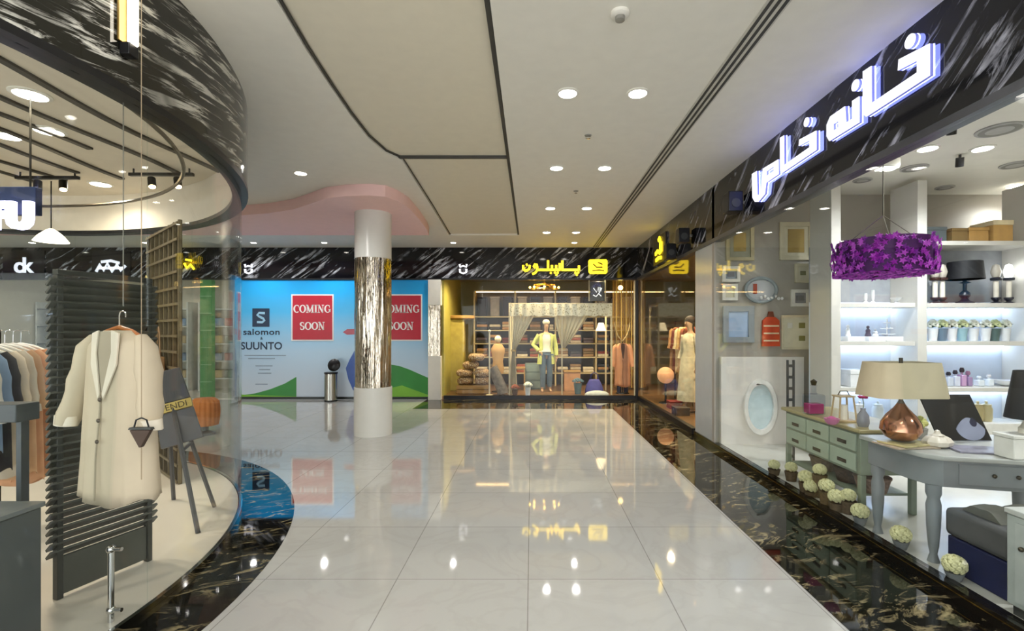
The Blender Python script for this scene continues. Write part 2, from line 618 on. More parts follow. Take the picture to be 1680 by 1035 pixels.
# hangers of that rail
# ---- right shop shell
YW = 6.35
XE = 6.7
struct(B().box(XR - .02, XE, -1.2, YW, -.1, .06).build('floor_right_shop', mk('shop_floor_grey', 'cfcdc4', .18, var=.03)))
b = B()
b.box(XR - .035, XR + .04, -1.2, YW + .75, .003, .075)
struct(b.build('trim_9', mk('black_plinth', '15130f', .1)))
struct(B().box(XR - .04, XR - .036, -1.2, YW + .75, .05, .056).build('trim_10', mk('brass', 'b59b55', .25, 1)))
struct(B().box(XR + .08, XE, -1.2, YW, 3.30, 3.38).build('ceiling_right_shop', white_paint))
struct(B().box(XR - .02, XE + .1, YW, YW + .08, 0, 3.4).build('wall_picture_side', taupe_paint))
struct(B().box(XE, XE + .1, -1.2, YW, 0, 3.4).build('wall_far_right', cream_paint))
struct(B().box(XR, XE, -1.3, -1.2, 0, 3.4).build('wall_shop_front', cream_paint))
struct(B().box(XR + .05, 3.52, YW - .05, YW, .06, 1.19).build('wall_picture_wainscot', mk('wainscot', 'e3ddd6', .45, var=.03)))
for i, (y0, y1) in enumerate(((3.93, YW - .01), (1.5, 3.92), (-1.19, 1.49))):
    struct(B().box(XR - .006, XR + .006, y0, y1, .078, HF - .052).build('window_%d' % (i + 13), pane))
# pale pier at the end of the right shop
struct(B().box(XR - .015, XR + .12, YW + .09, YW + .75, 0, HF - .05).build('wall_pier', mk('pier_grey', 'bcbfbf', .2, var=.02)))
# shop fittings on the glass
# ---- clothes shop (far right corner) shell
olive = mk('olive_wall', '8d8254', .6, var=.08, scale=3)
struct(B().box(-2.0, 5.2, 13.8, 13.9, 0, HC).build('wall_clothes_shop', olive))
struct(B().box(-2.1, -2.0, YB + .1, 13.9, 0, HC).build('wall_clothes_side', mk('yellow_green_wall', 'a89f4c', .6)))
struct(B().box(5.2, 5.3, YW + .1, 13.9, 0, HC).build('wall_clothes_right', olive))
struct(B().box(XR + .08, 5.2, YW + .08, YW + .12, 0, HC).build('wall_clothes_near', olive))
wood_floor = mk('wood_floor', '7a5a38', .3, var=.2, scale=4)
b = B()
b.box(-2.1, 5.2, YB + .08, 13.8, -.1, .06)
b.box(XR + .05, 5.2, YW + .12, YB + .08, -.1, .06)
struct(b.build('floor_clothes_shop', wood_floor))
b = B()
b.box(-2.1, 5.2, YB + .09, 13.8, 2.95, 3.0)
b.box(XR + .09, 5.2, YW + .12, YB + .09, 2.95, 3.0)
struct(b.build('ceiling_clothes_shop', mk('tan_ceiling', 'b3a27c', .6)))
struct(B().box(-1.98, XR - .05, YB - .006, YB + .006, .09, HF - .04).build('window_16', pane))
struct(B().box(XR - .006, XR + .006, YW + .86, YB - .06, .09, HF - .055).build('window_17', pane))
struct(B().box(-1.98, XR - .03, YB - .03, YB + .05, .003, .088).build('trim_11', black_metal))
struct(B().box(XR - .03, XR + .05, YW + .86, YB - .06, .003, .088).build('trim_12', black_metal))
b = B()
b.box(XR - .06, XR + .0, YB - .05, YB + .03, .003, HF - .05)
struct(b.build('trim_13', black_metal))
struct(B().box(XR - .09, XR - .065, YB - .02, YB + .02, .09, HF - .05).build('trim_14', mk('pale_post', 'd9cfae', .3, .3)))

# ---------------------------------------------------------------- lamps
for i, y in enumerate((-2.9, -1.1, .6, 2.2, 3.9, 5.67, 7.5, 9.3)):
    for k, x in enumerate((.29, .85)):
        side = 'left' if k == 0 else 'right'
        nm = {4: 'nearest pair seen', 5: 'second pair back', 6: 'third pair back', 7: 'pair before the far fascia'}.get(i, '%s overhead pair near the viewer' % ('rearmost', 'second', 'third', 'foremost')[i % 4])
        downlight(x, y, HC, 'lit downlight in the white ceiling, %s of the %s' % (side, nm), 'downlights in the white ceiling', P_MAIN, .07)
downlight(-2.77, 5.85, HC, 'lone round downlight in the white ceiling left of the sunken panel', 'downlights in the white ceiling', P_MAIN * 3.2, .065)
for x, y, l in ((-2.75, 2.0, 'downlight in the left ceiling beside the round black fascia, middle one'), (-2.6, -.8, 'downlight in the left ceiling, the one nearest the viewer')):
    downlight(-1.75 if y > 0 else x, y, HC, l, 'downlights in the white ceiling', P_MAIN * .6, .065)
for x, l in ((-1.66, 'small downlight above the pilaster at the far shopfront'), (.91, 'small downlight above the yellow sign at the far shopfront'), (-4.4, 'small downlight above the red sign at the far shopfront'), (-5.9, 'small downlight above the blue hoarding, left end'), (-8.2, 'small downlight over the green striped shopfront far left'), (-10.6, 'small downlight over the far left shop signs')):
    downlight(x, 10.35, HC, l, 'small downlights along the far fascia', P_MAIN * (1.5 if x > -2 else 3.4 if x > -7 else 1.2), .055)
for x, y, l in ((X(50, 3.37), 3.37, 'large round lamp in the cream ceiling of the round shop, upper left'), (X(80, 3.98), 3.98, 'round lamp in the cream ceiling of the round shop, second down'),
                (X(10, 4.07), 4.07, 'round lamp in the cream ceiling at the left picture edge'), (X(165, 5.4), 5.4, 'round lamp at the back edge of the cream ceiling'),
                (-6.6, 1.2, 'round lamp in the cream ceiling behind the glass, far left'), (-3.6, 1.1, 'round lamp in the cream ceiling nearest the viewer')):
    downlight(x, y, HP, l, 'lamps in the round shop ceiling', P_PAV, .09, (1, .88, .7))
k = 0
for px, py, l in ((1522, 243, 'bright lamp in the right shop ceiling, middle of the row'), (1612, 243, 'bright lamp in the right shop ceiling, right of the row'),
                  (1385, 325, 'small lamp above the tall grey cabinet'), (1350, 322, 'small lamp above the framed pictures'), (1668, 305, 'lamp above the cardboard boxes at right')):
    d = 1.8 * FPX / (VY - py)
    downlight(X(px, d), d, 3.30, l, 'lamps in the right shop ceiling', P_SHOP, .08, (.95, .97, 1))
downlight(3.4, 2.4, 3.30, 'bright lamp in the right shop ceiling over the grey desk', 'lamps in the right shop ceiling', P_SHOP, .08, (.95, .97, 1))
downlight(4.9, 1.0, 3.30, 'lamp in the right shop ceiling nearest the viewer', 'lamps in the right shop ceiling', P_SHOP, .08, (.95, .97, 1))
for i, (x, y) in enumerate(((-1.3, 11.4), (.1, 11.22), (1.6, 11.4), (2.75, 9.6), (2.75, 8.0))):
    downlight(x, y, 2.95, 'warm lamp in the clothes shop ceiling, ' + ('left end', 'above the canopy', 'above the peach coat', 'round the corner', 'nearest the pale pier')[i], 'warm lamps in the clothes shop', P_WARM, .07, (1, .78, .47), lamp_warm)
for i, (x, y) in enumerate(((-11.6, 12), (-9.6, 12), (-7.6, 12))):
    downlight(x, y, HC - .3, 'lamp inside the far left shop, ' + ('left', 'middle', 'right')[i], 'lamps in the far left shops', 16, .08, (1, .95, .88))

# ceiling fittings
t = thing('slot_diffuser', 'long dark triple-slot air diffuser running along the white ceiling', 'air diffuser', (1.44, 3, HC))
B().box(1.36, 1.50, -4, 10.9, HC - .006, HC).build('frame', mk('diffuser_white', 'c8c5ba', .5), t)
for x in (1.375, 1.42, 1.465):
    B().box(x, x + .022, -4, 10.88, HC - .008, HC - .005).build('slot', dark_gap, t)
t = thing('smoke_detector', 'round white smoke detector on the ceiling near the top edge', 'smoke detector', (.53, 2.92, HC))
B().lathe([(.055, 0), (.055, -.02), (.04, -.028), (.02, -.03)], .53, 2.92, HC, 24).build('base', white_paint, t)
B().lathe([(.03, -.028), (.028, -.05), (.001, -.055)], .53, 2.92, HC, 18).build('sensor', mk('sensor_grey', '8a8880', .4), t)
for x, y, l in ((.55, 4.74, 'small sprinkler head behind the brightest downlight'), (.6, 6.6, 'small sprinkler head between the second and third downlight pairs')):
    t = thing('sprinkler', l, 'sprinkler', (x, y, HC), 'sprinklers')
    B().lathe([(.035, 0), (.03, -.008), (.012, -.01)], x, y, HC, 16).build('rosette', mk('sensor_grey', '8a8880', .4), t)
    B().lathe([(.01, -.008), (.01, -.03), (.022, -.032), (.001, -.036)], x, y, HC, 12).build('nozzle', chrome, t)
for px, py, rx, l in ((1640, 212, .17, 'grey round ceiling speaker at the top right of the shop'), (1500, 275, .13, 'grey round ceiling speaker left of the bright lamp row'), (1665, 270, .13, 'grey round ceiling speaker by the right picture edge'),
                      (1415, 295, .1, 'faint grey round speaker behind the fascia'), (1405, 322, .09, 'grey round speaker above the purple chandelier'), (1550, 307, .1, 'dark round speaker above the storage boxes')):
    d = 1.8 * FPX / (VY - py)
    t = thing('ceiling_speaker', l, 'ceiling speaker', (X(px, d), d, 3.30), 'ceiling speakers in the right shop')
    B().lathe([(rx, 0), (rx, -.01), (rx * .9, -.014)], X(px, d), d, 3.30, 28).build('rim', mk('speaker_rim', 'a9a9a6', .5), t)
    B().lathe([(rx * .89, -.01), (rx * .85, -.015), (.001, -.012)], X(px, d), d, 3.30, 28).build('grille', mk('speaker_grille', '85857f', .7), t)
for px, py, l in ((1562, 207, 'small black spotlight above the bright lamp row'), (1575, 262, 'small black spotlight below the bright lamp row'), (1455, 262, 'white box spotlight hanging from the shop ceiling')):
    d = 1.75 * FPX / (VY - py)
    x = X(px, d)
    wh = 'white' in l
    t = thing('spotlight', l, 'spotlight', (x, d, 3.30), 'spotlights in the right shop ceiling')
    B().cyl((x, d, 3.30), (x, d, 3.25), .012).build('stem', black_metal, t)
    if wh:
        B().box(x - .09, x + .09, d - .07, d + .07, 3.16, 3.25).build('housing', white_paint, t, .01)
        B().box(x - .08, x + .08, d - .06, d + .06, 3.155, 3.16).build('lens', lamp_w, t)
    else:
        B().cyl((x, d, 3.27), (x + .02, d + .03, 3.19), .035).build('housing', black_metal, t)

# ================================================================ RIGHT SHOP
sign_white = mk('sign_white', 'ffffff', emit=.42, ecol='eeeeff', var=.01)
sign_side = mk('sign_side', '8f92d8', emit=.18, ecol='8f98ff', var=.01)
sign_halo = mk('sign_halo', 'cfd0ff', emit=8, ecol='8f9cff', var=.01)
LET = {
    'kha': [[(3.353, 3.335), (3.437, 3.342), (3.437, 3.044), (3.403, 3.008), (2.862, 3.01), (2.862, 3.198), (3.102, 3.239), (3.109, 3.172), (2.955, 3.150), (2.955, 3.078), (3.352, 3.078)]],
    'ne': [[(3.478, 3.186), (3.552, 3.189), (3.552, 3.060), (3.624, 3.060), (3.635, 3.189), (3.813, 3.191), (3.86, 3.145), (3.86, 3.056), (3.825, 3.004), (3.478, 3.0)], [(3.778, 3.115), (3.711, 3.115), (3.711, 3.065), (3.774, 3.062)]],
    'kha2': [[(4.515, 3.328), (4.586, 3.333), (4.580, 3.023), (4.545, 2.990), (4.002, 3.000), (4.002, 3.16), (4.254, 3.185), (4.262, 3.132), (4.098, 3.118), (4.098, 3.060), (4.512, 3.052)]],
    'sad': [[(5.06, 3.179), (5.17, 3.183), (5.154, 2.927), (5.1, 2.87), (5.02, 2.849), (4.886, 2.889), (4.857, 2.994), (4.615, 3.0), (4.620, 3.143), (4.924, 3.158), (4.97, 2.913), (5.048, 2.926)], [(4.849, 3.106), (4.70, 3.106), (4.70, 3.062), (4.849, 3.060)]]}
t = thing('lettered_sign', 'large white glowing lettering on the black stone fascia at right', 'shop sign', (XR - .02, 4, 3.0))
wall = lambda u, v, q: (XR - .02 - q, u, v)
circ = lambda c, r: [[(c[0] + r * math.cos(a * PI / 10), c[1] + r * math.sin(a * PI / 10)) for a in range(20)]]
shapes = list(LET.values()) + [circ((3.01, 3.300), .042), circ((3.519, 3.286), .04), circ((4.144, 3.291), .038)]
for sh in shapes:
    o = B().prism(sh, wall, .040, .046).build('letter', sign_white, t)
    B().prism(sh, wall, .020, .0395).build('return', sign_side, o)
    B().prism(sh, wall, .012, .0195).build('halo_back', sign_halo, o)

# emblem and black boxes on the fascia, towards the corner
yel = mk('sign_yellow', 'f0d22a', emit=1.6, ecol='ffd91f', var=.03)
t = thing('emblem_sign', 'yellow glowing emblem on the right fascia close to the far corner', 'shop sign', (XR - .02, 8.95, 3.0))
B().box(XR - .05, XR - .02, 8.55, 9.4, 2.78, 3.28).build('backing', black_metal, t)
b = B()
for s_ in ([(9.0, 3.2), (8.92, 3.24), (8.86, 3.18), (8.86, 3.02)], [(9.22, 2.98), (9.05, 3.02), (8.9, 2.96), (8.75, 3.0)], [(9.18, 2.86), (9.0, 2.88), (8.8, 2.86)], [(8.78, 3.14), (8.78, 3.0)]):
    b.stroke(s_, .035, .03, wall, .032, .05)
b.build('emblem', yel, t)
t = thing('emblem_sign', 'yellow rounded square emblem on the right fascia, nearer than the corner one', 'shop sign', (XR - .04, 7.4, 2.6))
for px, py, s_, l in ((1205, 333, .18, 'black box loudspeaker on the right fascia beside the white lettering'), (1122, 387, .17, 'black box loudspeaker on the right fascia near the yellow emblem'), (1101, 413, .2, 'black box loudspeaker nearest the far corner of the right fascia')):
    d = 2.28 * FPX / (px - VX)
    z = Z(py, d)
    t = thing('loudspeaker', l, 'loudspeaker', (XR - .1, d, z), 'black loudspeakers on the fascia')
    B().box(XR - .22, XR - .06, d - .09, d + .09, z - s_ * .62, z + s_ * .62).build('cabinet', black_metal, t, .008)
    B().box(XR - .06, XR - .02, d - .02, d + .02, z - .02, z + .02).build('bracket', chrome, t)
    B().cyl((XR - .14, d - .091, z - .02), (XR - .14, d - .096, z - .02), .05).build('cone', char, t)
for o in list(bpy.data.objects):
    if o.type == 'EMPTY' and not o.children: bpy.data.objects.remove(o)

# ---- green chest of drawers
FL = .06
green = mk('sage_paint', '8b9582', .5, var=.12, scale=5)
greend = mk('sage_drawer', 'a3b09c', .5, var=.10, scale=6)
olive_top = mk('olive_top', 'a79a6c', .35, var=.15, scale=5)
bronze = mk('bronze_pull', '4b4436', .35, .8)
t = thing('chest_of_drawers', 'weathered sage green chest with six drawers and an olive top behind the glass', 'chest of drawers', (2.76, 4.43, FL))
B().box(2.605, 3.05, 3.86, 4.99, .37, .705).build('carcass', green, t, .005)
B().box(2.57, 3.09, 3.82, 5.03, .706, .74).build('top', olive_top, t, .01)
B().box(2.63, 3.03, 3.92, 4.93, .19, .21).build('shelf', green, t, .003)
for yy in (3.875, 4.975):
    for xx in (2.625, 3.025):
        B().box(xx - .022, xx + .022, yy - .022, yy + .022, FL, .369).build('leg', green, t, .004)
for r in range(2):
    for c in range(3):
        y0 = 3.90 + c * .357
        z0 = .393 + r * .158
        o = B().box(2.588, 2.604, y0, y0 + .335, z0, z0 + .138).build('drawer', greend, t, .004)
        B().lathe([(.001, 0), (.02, -.004), (.016, -.02), (.001, -.024)], 0, 0, 0, 12).build('knob', bronze, o)
        k = o.children[0]
        k.location = (2.583 - 2.76, y0 + .167 - 4.43, z0 + .1 - FL)
        k.rotation_euler = (0, PI / 2, 0)
        B().box(2.584, 2.587, y0 + .11, y0 + .225, z0 + .035, z0 + .065).build('label_holder', bronze, o)

# ---- grey console table
grey = mk('grey_paint', '83878a', .45, var=.06)
greyt = mk('grey_top', 'a9aaa6', .35, var=.08)
t = thing('console_table', 'grey painted console table with turned legs and small drawers by the glass', 'table', (2.9, 3.2, FL))
top = [(2.43, 3.62), (2.425, 3.2), (2.45, 3.06), (2.52, 2.98), (3.0, 2.86), (3.6, 2.80), (3.6, 3.62)]
B().prism([top], up, .715, .745).build('top', greyt, t, .006)
ap = [(2.47, 3.58), (2.468, 3.2), (2.49, 3.09), (2.55, 3.02), (3.0, 2.90), (3.56, 2.84), (3.56, 3.58)]
B().prism([ap], up, .545, .714).build('apron', grey, t, .004)
for x, y in ((2.50, 3.52), (2.535, 3.075), (3.5, 2.90), (3.5, 3.5)):
    B().lathe([(.034, 0), (.02, .05), (.028, .1), (.037, .22), (.041, .36), (.032, .40), (.042, .43), (.042, .485)], x, y, FL, 20).build('leg', grey, t)
dirv = Vector((.45, -.12, 0)).normalized()
for s0 in (.08, .58):
    p = Vector((2.55, 3.02, 0)) + dirv * s0
    q = p + dirv * .42
    n = Vector((dirv.y, -dirv.x, 0)) * -1
    n = Vector((-.258, -.966, 0))
    b = B()
    vs = [p, q, q + n * .008, p + n * .008]
    b.raw([(v.x, v.y, .57) for v in vs] + [(v.x, v.y, .695) for v in vs], [(3, 2, 1, 0), (4, 5, 6, 7), (0, 1, 5, 4), (1, 2, 6, 5), (2, 3, 7, 6), (3, 0, 4, 7)])
    o = b.build('drawer', grey, t)
    for f in (.25, .42):
        m = p + dirv * f * .7 + n * .016
        B().ball((m.x, m.y, .635), .013, 10).build('knob', bronze, o)

# things on the chest
pinkg = mk('pink_liquid', 'b0246a', .15)
t = thing('glass_decanter', 'clear square decanter half full of pink liquid on the green chest', 'decanter', (X(1335, 4.55), 4.55, .741))
x, y = X(1335, 4.55), 4.55
B().box(x - .08, x + .08, y - .06, y + .06, .741, .93).build('bottle', bottle_glass, t, .015)
B().box(x - .07, x + .07, y - .05, y + .05, .75, .845).build('liquid', pinkg, t, .01)
B().lathe([(.03, .93), (.022, .95), (.022, 1.0), (.034, 1.01)], x, y, 0, 18).build('neck', bottle_glass, t)
B().lathe([(.02, 1.012), (.024, 1.03), (.03, 1.05), (.001, 1.07)], x, y, 0, 16).build('stopper', bronze, t)
wood = mk('raw_wood', 'c2a981', .5, var=.18, scale=7)
t = thing('wooden_lantern', 'open wooden lantern frame holding a white candle on the green chest', 'lantern', (X(1378, 4.25), 4.2, .741))
x, y = X(1378, 4.25), 4.2
for sx in (-1, 1):
    for sy in (-1, 1):
        B().tube([(x + sx * .075, y + sy * .06, .741), (x + sx * .055, y + sy * .045, .95)], .008, 6).build('post', wood, t)
B().box(x - .085, x + .085, y - .07, y + .07, .741, .755).build('base', wood, t, .003)
B().box(x - .07, x + .07, y - .055, y + .055, .95, .963).build('top', wood, t, .003)
B().tube([(x - .05, y, .963), (x - .03, y, 1.0), (x + .03, y, 1.0), (x + .05, y, .963)], .004, 6).build('handle', bronze, t)
tag(B().cyl((x, y, .756), (x, y, .88), .03).build('candle', mk('candle_wax', 'efe8da', .5), at=(x, y, .756)), 'white candle standing inside the open wooden lantern', 'candle')
t = thing('trinket_box', 'pink trinket dish at the front edge of the green chest', 'dish', (X(1361, 4.08), 4.05, .741))
B().lathe([(.03, 0), (.05, .02), (.06, .05), (.052, .05), (.04, .02), (.001, .012)], X(1361, 4.08), 4.05, .741, 18).build('bowl', mk('pink_ceramic', 'd07aa6', .3), t)
B().ball((X(1361, 4.08), 4.05, .785), (.035, .035, .025), 10).build('ribbon', mk('pink_ribbon', 'c25a92', .5), t)
t = thing('bud_vase', 'grey bud vase with one magenta flower beside the copper lamp', 'vase', (X(1416, 3.95), 3.95, .741))
x, y = X(1416, 3.95), 3.95
B().lathe([(.035, 0), (.045, .03), (.042, .09), (.018, .13), (.02, .15), (.012, .15)], x, y, .741, 20).build('vase_body', mk('grey_glaze', '8f8e98', .25), t)
B().tube([(x, y, .87), (x + .004, y, .93), (x - .004, y, .97)], .003, 6).build('stem', mk('stem_green', '53703a', .5), t)
b = B()
for k in range(9):
    a = k * 2.4
    b.ball((x + .022 * math.cos(a), y + .022 * math.sin(a), .975 + .008 * (k % 3)), (.018, .018, .01), 8)
b.build('petals', mk('magenta_petal', 'b8326e', .6), t)
t = thing('lattice_ladder', 'narrow dark upright lattice strip leaning on the pale wainscot behind the chest', 'ornament', (X(1297, 5.15), 5.15, .2))
x, y = X(1297, 5.4), 5.4
for s_ in (-.033, .033): B().box(x + s_ - .009, x + s_ + .009, y - .01, y + .01, FL, 1.2).build('upright', char, t)
for k in range(9): B().box(x - .024, x + .024, y - .008, y + .008, .12 + k * .125, .15 + k * .125).build('rung', char, t)

# lamp on the console
copper = mk('copper', 'c58f74', .16, .95, var=.1)
shade_cream = mk('cream_shade', 'b9ae92', .8, var=.05)
x, y = X(1478, 3.30), 3.30
t = thing('table_lamp', 'table lamp with a copper teardrop base and a wide cream shade', 'lamp', (x, y, .775))
B().lathe([(.055, 0), (.09, .02), (.122, .07), (.115, .12), (.085, .17), (.045, .215), (.025, .245), (.022, .25)], x, y, .775, 32).build('base', copper, t)
B().lathe([(.024, .25), (.013, .27), (.012, .34), (.02, .345), (.02, .40)], x, y, .775, 16).build('stem', mk('steel_dull', '8d8580', .3, .8), t)
b = B()
zb, zt = Z(650, 3.3), Z(594, 3.3)
sq = lambda w, d, z: [(x + sx * w, y + sy * d, z) for sx, sy in ((-1, -.8), (-.85, -1), (.85, -1), (1, -.8), (1, .8), (.85, 1), (-.85, 1), (-1, .8))]
b.loft([sq(.232, .15, zb), sq(.195, .125, zt), sq(.189, .12, zt), sq(.226, .145, zb)], wrap=True)
o = b.build('lamp_shade', shade_cream, t, ang=60)
B().cyl((x, y, zt - .01), (x, y, zt + .03), .012).build('finial', bronze, t)
B().tube([(x, y, 1.17), (x, y, zt)], .005, 6).build('shade_rod', bronze, t)
# magazines on the console
mags = (('a99a86', .30, .22, 2.62, 3.26, .1), ('8d8a9a', .3, .2, 2.86, 3.12, -.25), ('b7ab7a', .26, .2, 2.62, 3.26, .32))
z0 = .746
for i, (c, wd, dp, mx_, my_, ro) in enumerate(mags):
    zz = {0: .746, 1: .746, 2: .759}[i]
    o = B().box(-wd / 2, wd / 2, -dp / 2, dp / 2, 0, .012).build('magazine', [mk('magazine_%s' % c, c, .3, var=.3, scale=14)], None, .002)
    o.location = (mx_ - .12 if i != 1 else mx_, my_, zz)
    o.rotation_euler = (0, 0, ro)
    tag(o, ('brown magazine under the copper lamp', 'violet-grey magazine at the front of the console table', 'olive magazine lying on the brown one under the copper lamp')[i], 'magazine', 'magazines on the console table')
# shell box
t = thing('shell_bowl', 'white ribbed shell-shaped bowl to the right of the copper lamp', 'bowl', (X(1542, 3.2), 3.2, .76))
b = B()
rings = []
x, y = X(1542, 3.2), 3.22
for i, (r_, z_) in enumerate(((.05, 0), (.08, .015), (.088, .04), (.07, .065), (.035, .08))):
    rings.append([(x + r_ * (1 + .06 * math.cos(9 * a * 2 * PI / 36)) * math.cos(a * 2 * PI / 36), y + r_ * .8 * (1 + .06 * math.cos(9 * a * 2 * PI / 36)) * math.sin(a * 2 * PI / 36), .7465 + z_) for a in range(36)])
b.loft(rings).build('shell', mk('ivory_ceramic', 'ddd3c4', .35), t)
B().lathe([(.04, 0), (.02, .01), (.012, .03), (.001, .035)], x, y, .8265, 14).build('lid_knob', mk('ivory_ceramic', 'ddd3c4', .35), t)
# leaning picture
t = thing('picture_display', 'black tilted picture with a grey-blue pear, leaning on the console behind the shell bowl', 'picture', (2.85, 3.4, .746))
x0, x1, y = X(1530, 3.42), X(1622, 3.42), 3.42
tilt = lambda u, v, q: (u, y + (v - .75) * .35 - q, v)
B().prism([[(x0 - .02, Z(650, y)), (x1 - .05, Z(650, y)), (x1 + .01, .748), (x0 + .04, .748)]], tilt, 0, .015).build('panel', mk('picture_black', '1e1c1a', .3), t)
pear = [(1.0 * math.cos(a * PI / 14) * (1 - .45 * (math.sin(a * PI / 14) > 0) * math.sin(a * PI / 14)), math.sin(a * PI / 14)) for a in range(28)]
pc = (x1 - .12, .825)
B().prism([[(pc[0] + u * .1, pc[1] + v * .075) for u, v in pear]], tilt, .0155, .019).build('pear_print', mk('pear_grey', '8b90a5', .5), t)
B().prism([[(pc[0] + .03 + u * .025, pc[1] + .045 + v * .03) for u, v in pear]], tilt, .0195, .021).build('leaf_print', mk('leaf_dark', '23243a', .5), t)
# small yellow flower pot behind the lamp
t = thing('flower_pot', 'small pot of yellow-green flowers right behind the copper lamp', 'potted flowers', (X(1508, 3.55), 3.5, .746))
x, y = X(1510, 3.5), 3.5
B().lathe([(.035, 0), (.045, .07), (.04, .07), (.001, .06)], x, y, .746, 18).build('pot', mk('grey_glaze2', 'a9a59a', .4), t)
b = B()
for k in range(12):
    a = k * 2.39
    b.ball((x + .045 * math.cos(a) * (k % 4) / 3, y + .045 * math.sin(a) * (k % 4) / 3, .84 + .015 * (3 - k % 4)), .022, 8)
b.build('blossoms', mk('yellow_green', 'c9c675', .6), t)
# white box, black lamp
t = thing('display_box', 'white display box on the right end of the console table', 'box', (2.85, 2.95, .746))
B().box(2.86, 3.3, 2.89, 3.02, .746, .868).build('box_body', mk('box_white', 'e4e2dc', .45), t, .006)
B().box(2.855, 3.305, 2.885, 3.025, .869, .89).build('box_lid', mk('box_white', 'e4e2dc', .45), t, .004)
x, y = X(1692, 2.96), 2.955
t = thing('table_lamp', 'black cone lamp on a cream base at the right picture edge', 'lamp', (x, y, .891))
B().lathe([(.062, 0), (.062, .03), (.05, .045), (.035, .09), (.03, .1)], x, y, .8905, 28).build('base', mk('candle_wax', 'efe8da', .5), t)
B().lathe([(.128, .09), (.085, .38), (.08, .38), (.122, .09)], x, y, .8905, 32).build('lamp_shade', mk('navy_black', '14161c', .6), t)
B().cyl((x, y, .985), (x, y, 1.27), .006).build('shade_rod', bronze, t)

# ---- upholstered bench and cabinet close to the glass
t = thing('upholstered_bench', 'dark grey upholstered bench with a navy blue skirt under the console', 'bench', (2.75, 2.6, FL))
B().box(2.545, 3.15, 2.58, 2.985, FL, .27).build('skirt', mk('navy_cloth', '131a44', .75, var=.12), t, .01)
B().box(2.53, 3.17, 2.575, 2.995, .272, .44).build('seat_cushion', mk('grey_cloth', '4d4d4e', .8, var=.12), t, .03)
t = thing('folded_throw', 'rumpled grey-green throw lying on the dark bench', 'throw', (2.8, 2.8, .445))
b = B()
n = 16
rings = []
for i in range(n):
    u = i / (n - 1)
    xx = 2.58 + .5 * u
    rings.append([(xx, 2.68 + .24 * k / 9 + .01 * math.sin(i), .4435 + (.055 + .012 * math.sin(i * 1.1 + k)) * math.sin(PI * k / 9)) for k in range(10)] + [(xx, 2.92 - .24 * k / 9, .4425) for k in range(10)])
b.loft(rings).build('cloth', mk('throw_grey', '5d5d55', .9, var=.2), t)
t = thing('display_cabinet', 'pale grey low cabinet at the bottom right picture edge', 'cabinet', (2.7, 2.2, FL))
B().box(2.455, 2.95, 1.75, 2.52, FL + .05, .57).build('body', mk('pale_grey_green', 'aab0ac', .4), t, .006)
B().box(2.45, 2.96, 1.74, 2.53, .571, .60).build('top', mk('pale_grey_top', 'c4c6c2', .35), t, .005)
B().box(2.47, 2.93, 1.77, 2.50, FL, FL + .05).build('plinth', char, t)
o = B().box(2.449, 2.454, 1.80, 2.47, .14, .54).build('door', mk('pale_grey_door', 'b3b8b4', .4), t)
B().ball((2.44, 2.43, .42), .013, 10).build('knob', bronze, o)

# ---- cream flower heads in grey pots along the glass
cream_pet = mk('cream_petal', 'd6d2a2', .7, var=.15, scale=30)
potm = mk('grey_pot', '77797a', .5)
def bloom(x, y, z, r, label, pot):
    t = thing('potted_flower', label, 'potted flower', (x, y, FL), 'cream flower balls along the shop window')
    if pot: B().lathe([(.032, 0), (.05, z - r * .7 - FL), (.042, z - r * .7 - FL), (.001, z - r - FL + .02)], x, y, FL, 18).build('pot', potm, t)
    else:
        B().lathe([(.045, 0), (.06, z - r * .8 - FL), (.05, z - r * .8 - FL), (.001, .02)], x, y, FL, 18).build('basket', mk('basket_brown', '5a4935', .8, var=.3, scale=40), t)
    b = B()
    n = 46
    for k in range(n):
        v = 1 - 1.75 * (k + .5) / n
        a = k * 2.39996
        s_ = math.sqrt(max(0, 1 - v * v))
        c = Vector((s_ * math.cos(a), s_ * math.sin(a), v * .85))
        b.M = Matrix.Translation((x, y, z)) @ Matrix.Translation(c * r * .82) @ c.to_track_quat('Z', 'Y').to_matrix().to_4x4()
        b.lathe([(.001, -.01), (r * .2, .0), (r * .27, r * .13), (r * .16, r * .22), (.001, r * .18)], 0, 0, 0, 6)
    b.M = Matrix()
    b.ball((x, y, z), r * .8, 10)
    b.build('flower_head', cream_pet, t)
bl = [(1270, 762, .05, 'cream flower ball farthest along the window, left of the green chest', 0), (1298, 766, .05, 'cream flower ball by the front left leg of the green chest', 0), (1322, 782, .058, 'cream flower ball third from the far end of the row', 0), (1345, 770, .05, 'cream flower ball set back behind the third of the row', 0),
      (1331, 798, .056, 'cream flower ball low at the front under the middle drawers', 0), (1356, 796, .056, 'cream flower ball under the middle of the green chest', 0), (1372, 814, .056, 'cream flower ball under the near drawers of the green chest', 0), (1392, 812, .05, 'cream flower ball by the near leg of the green chest', 0),
      (1411, 838, .064, 'cream flower ball in front of the gap between chest and console', 1), (1478, 876, .066, 'cream flower ball on a tapered grey pot below the console corner', 1), (1566, 930, .07, 'cream flower ball nearest the viewer in front of the navy bench skirt', 1)]
for px, py, r, l, pot in bl:
    xx = 2.468 if pot else (2.53 if px in (1298, 1345, 1392) else 2.466)
    d = xx * FPX / (px - VX)
    zz = max(Z(py, d), .15)
    bloom(xx, d, zz, r + .004 if not pot else min(r, .06), l, pot)
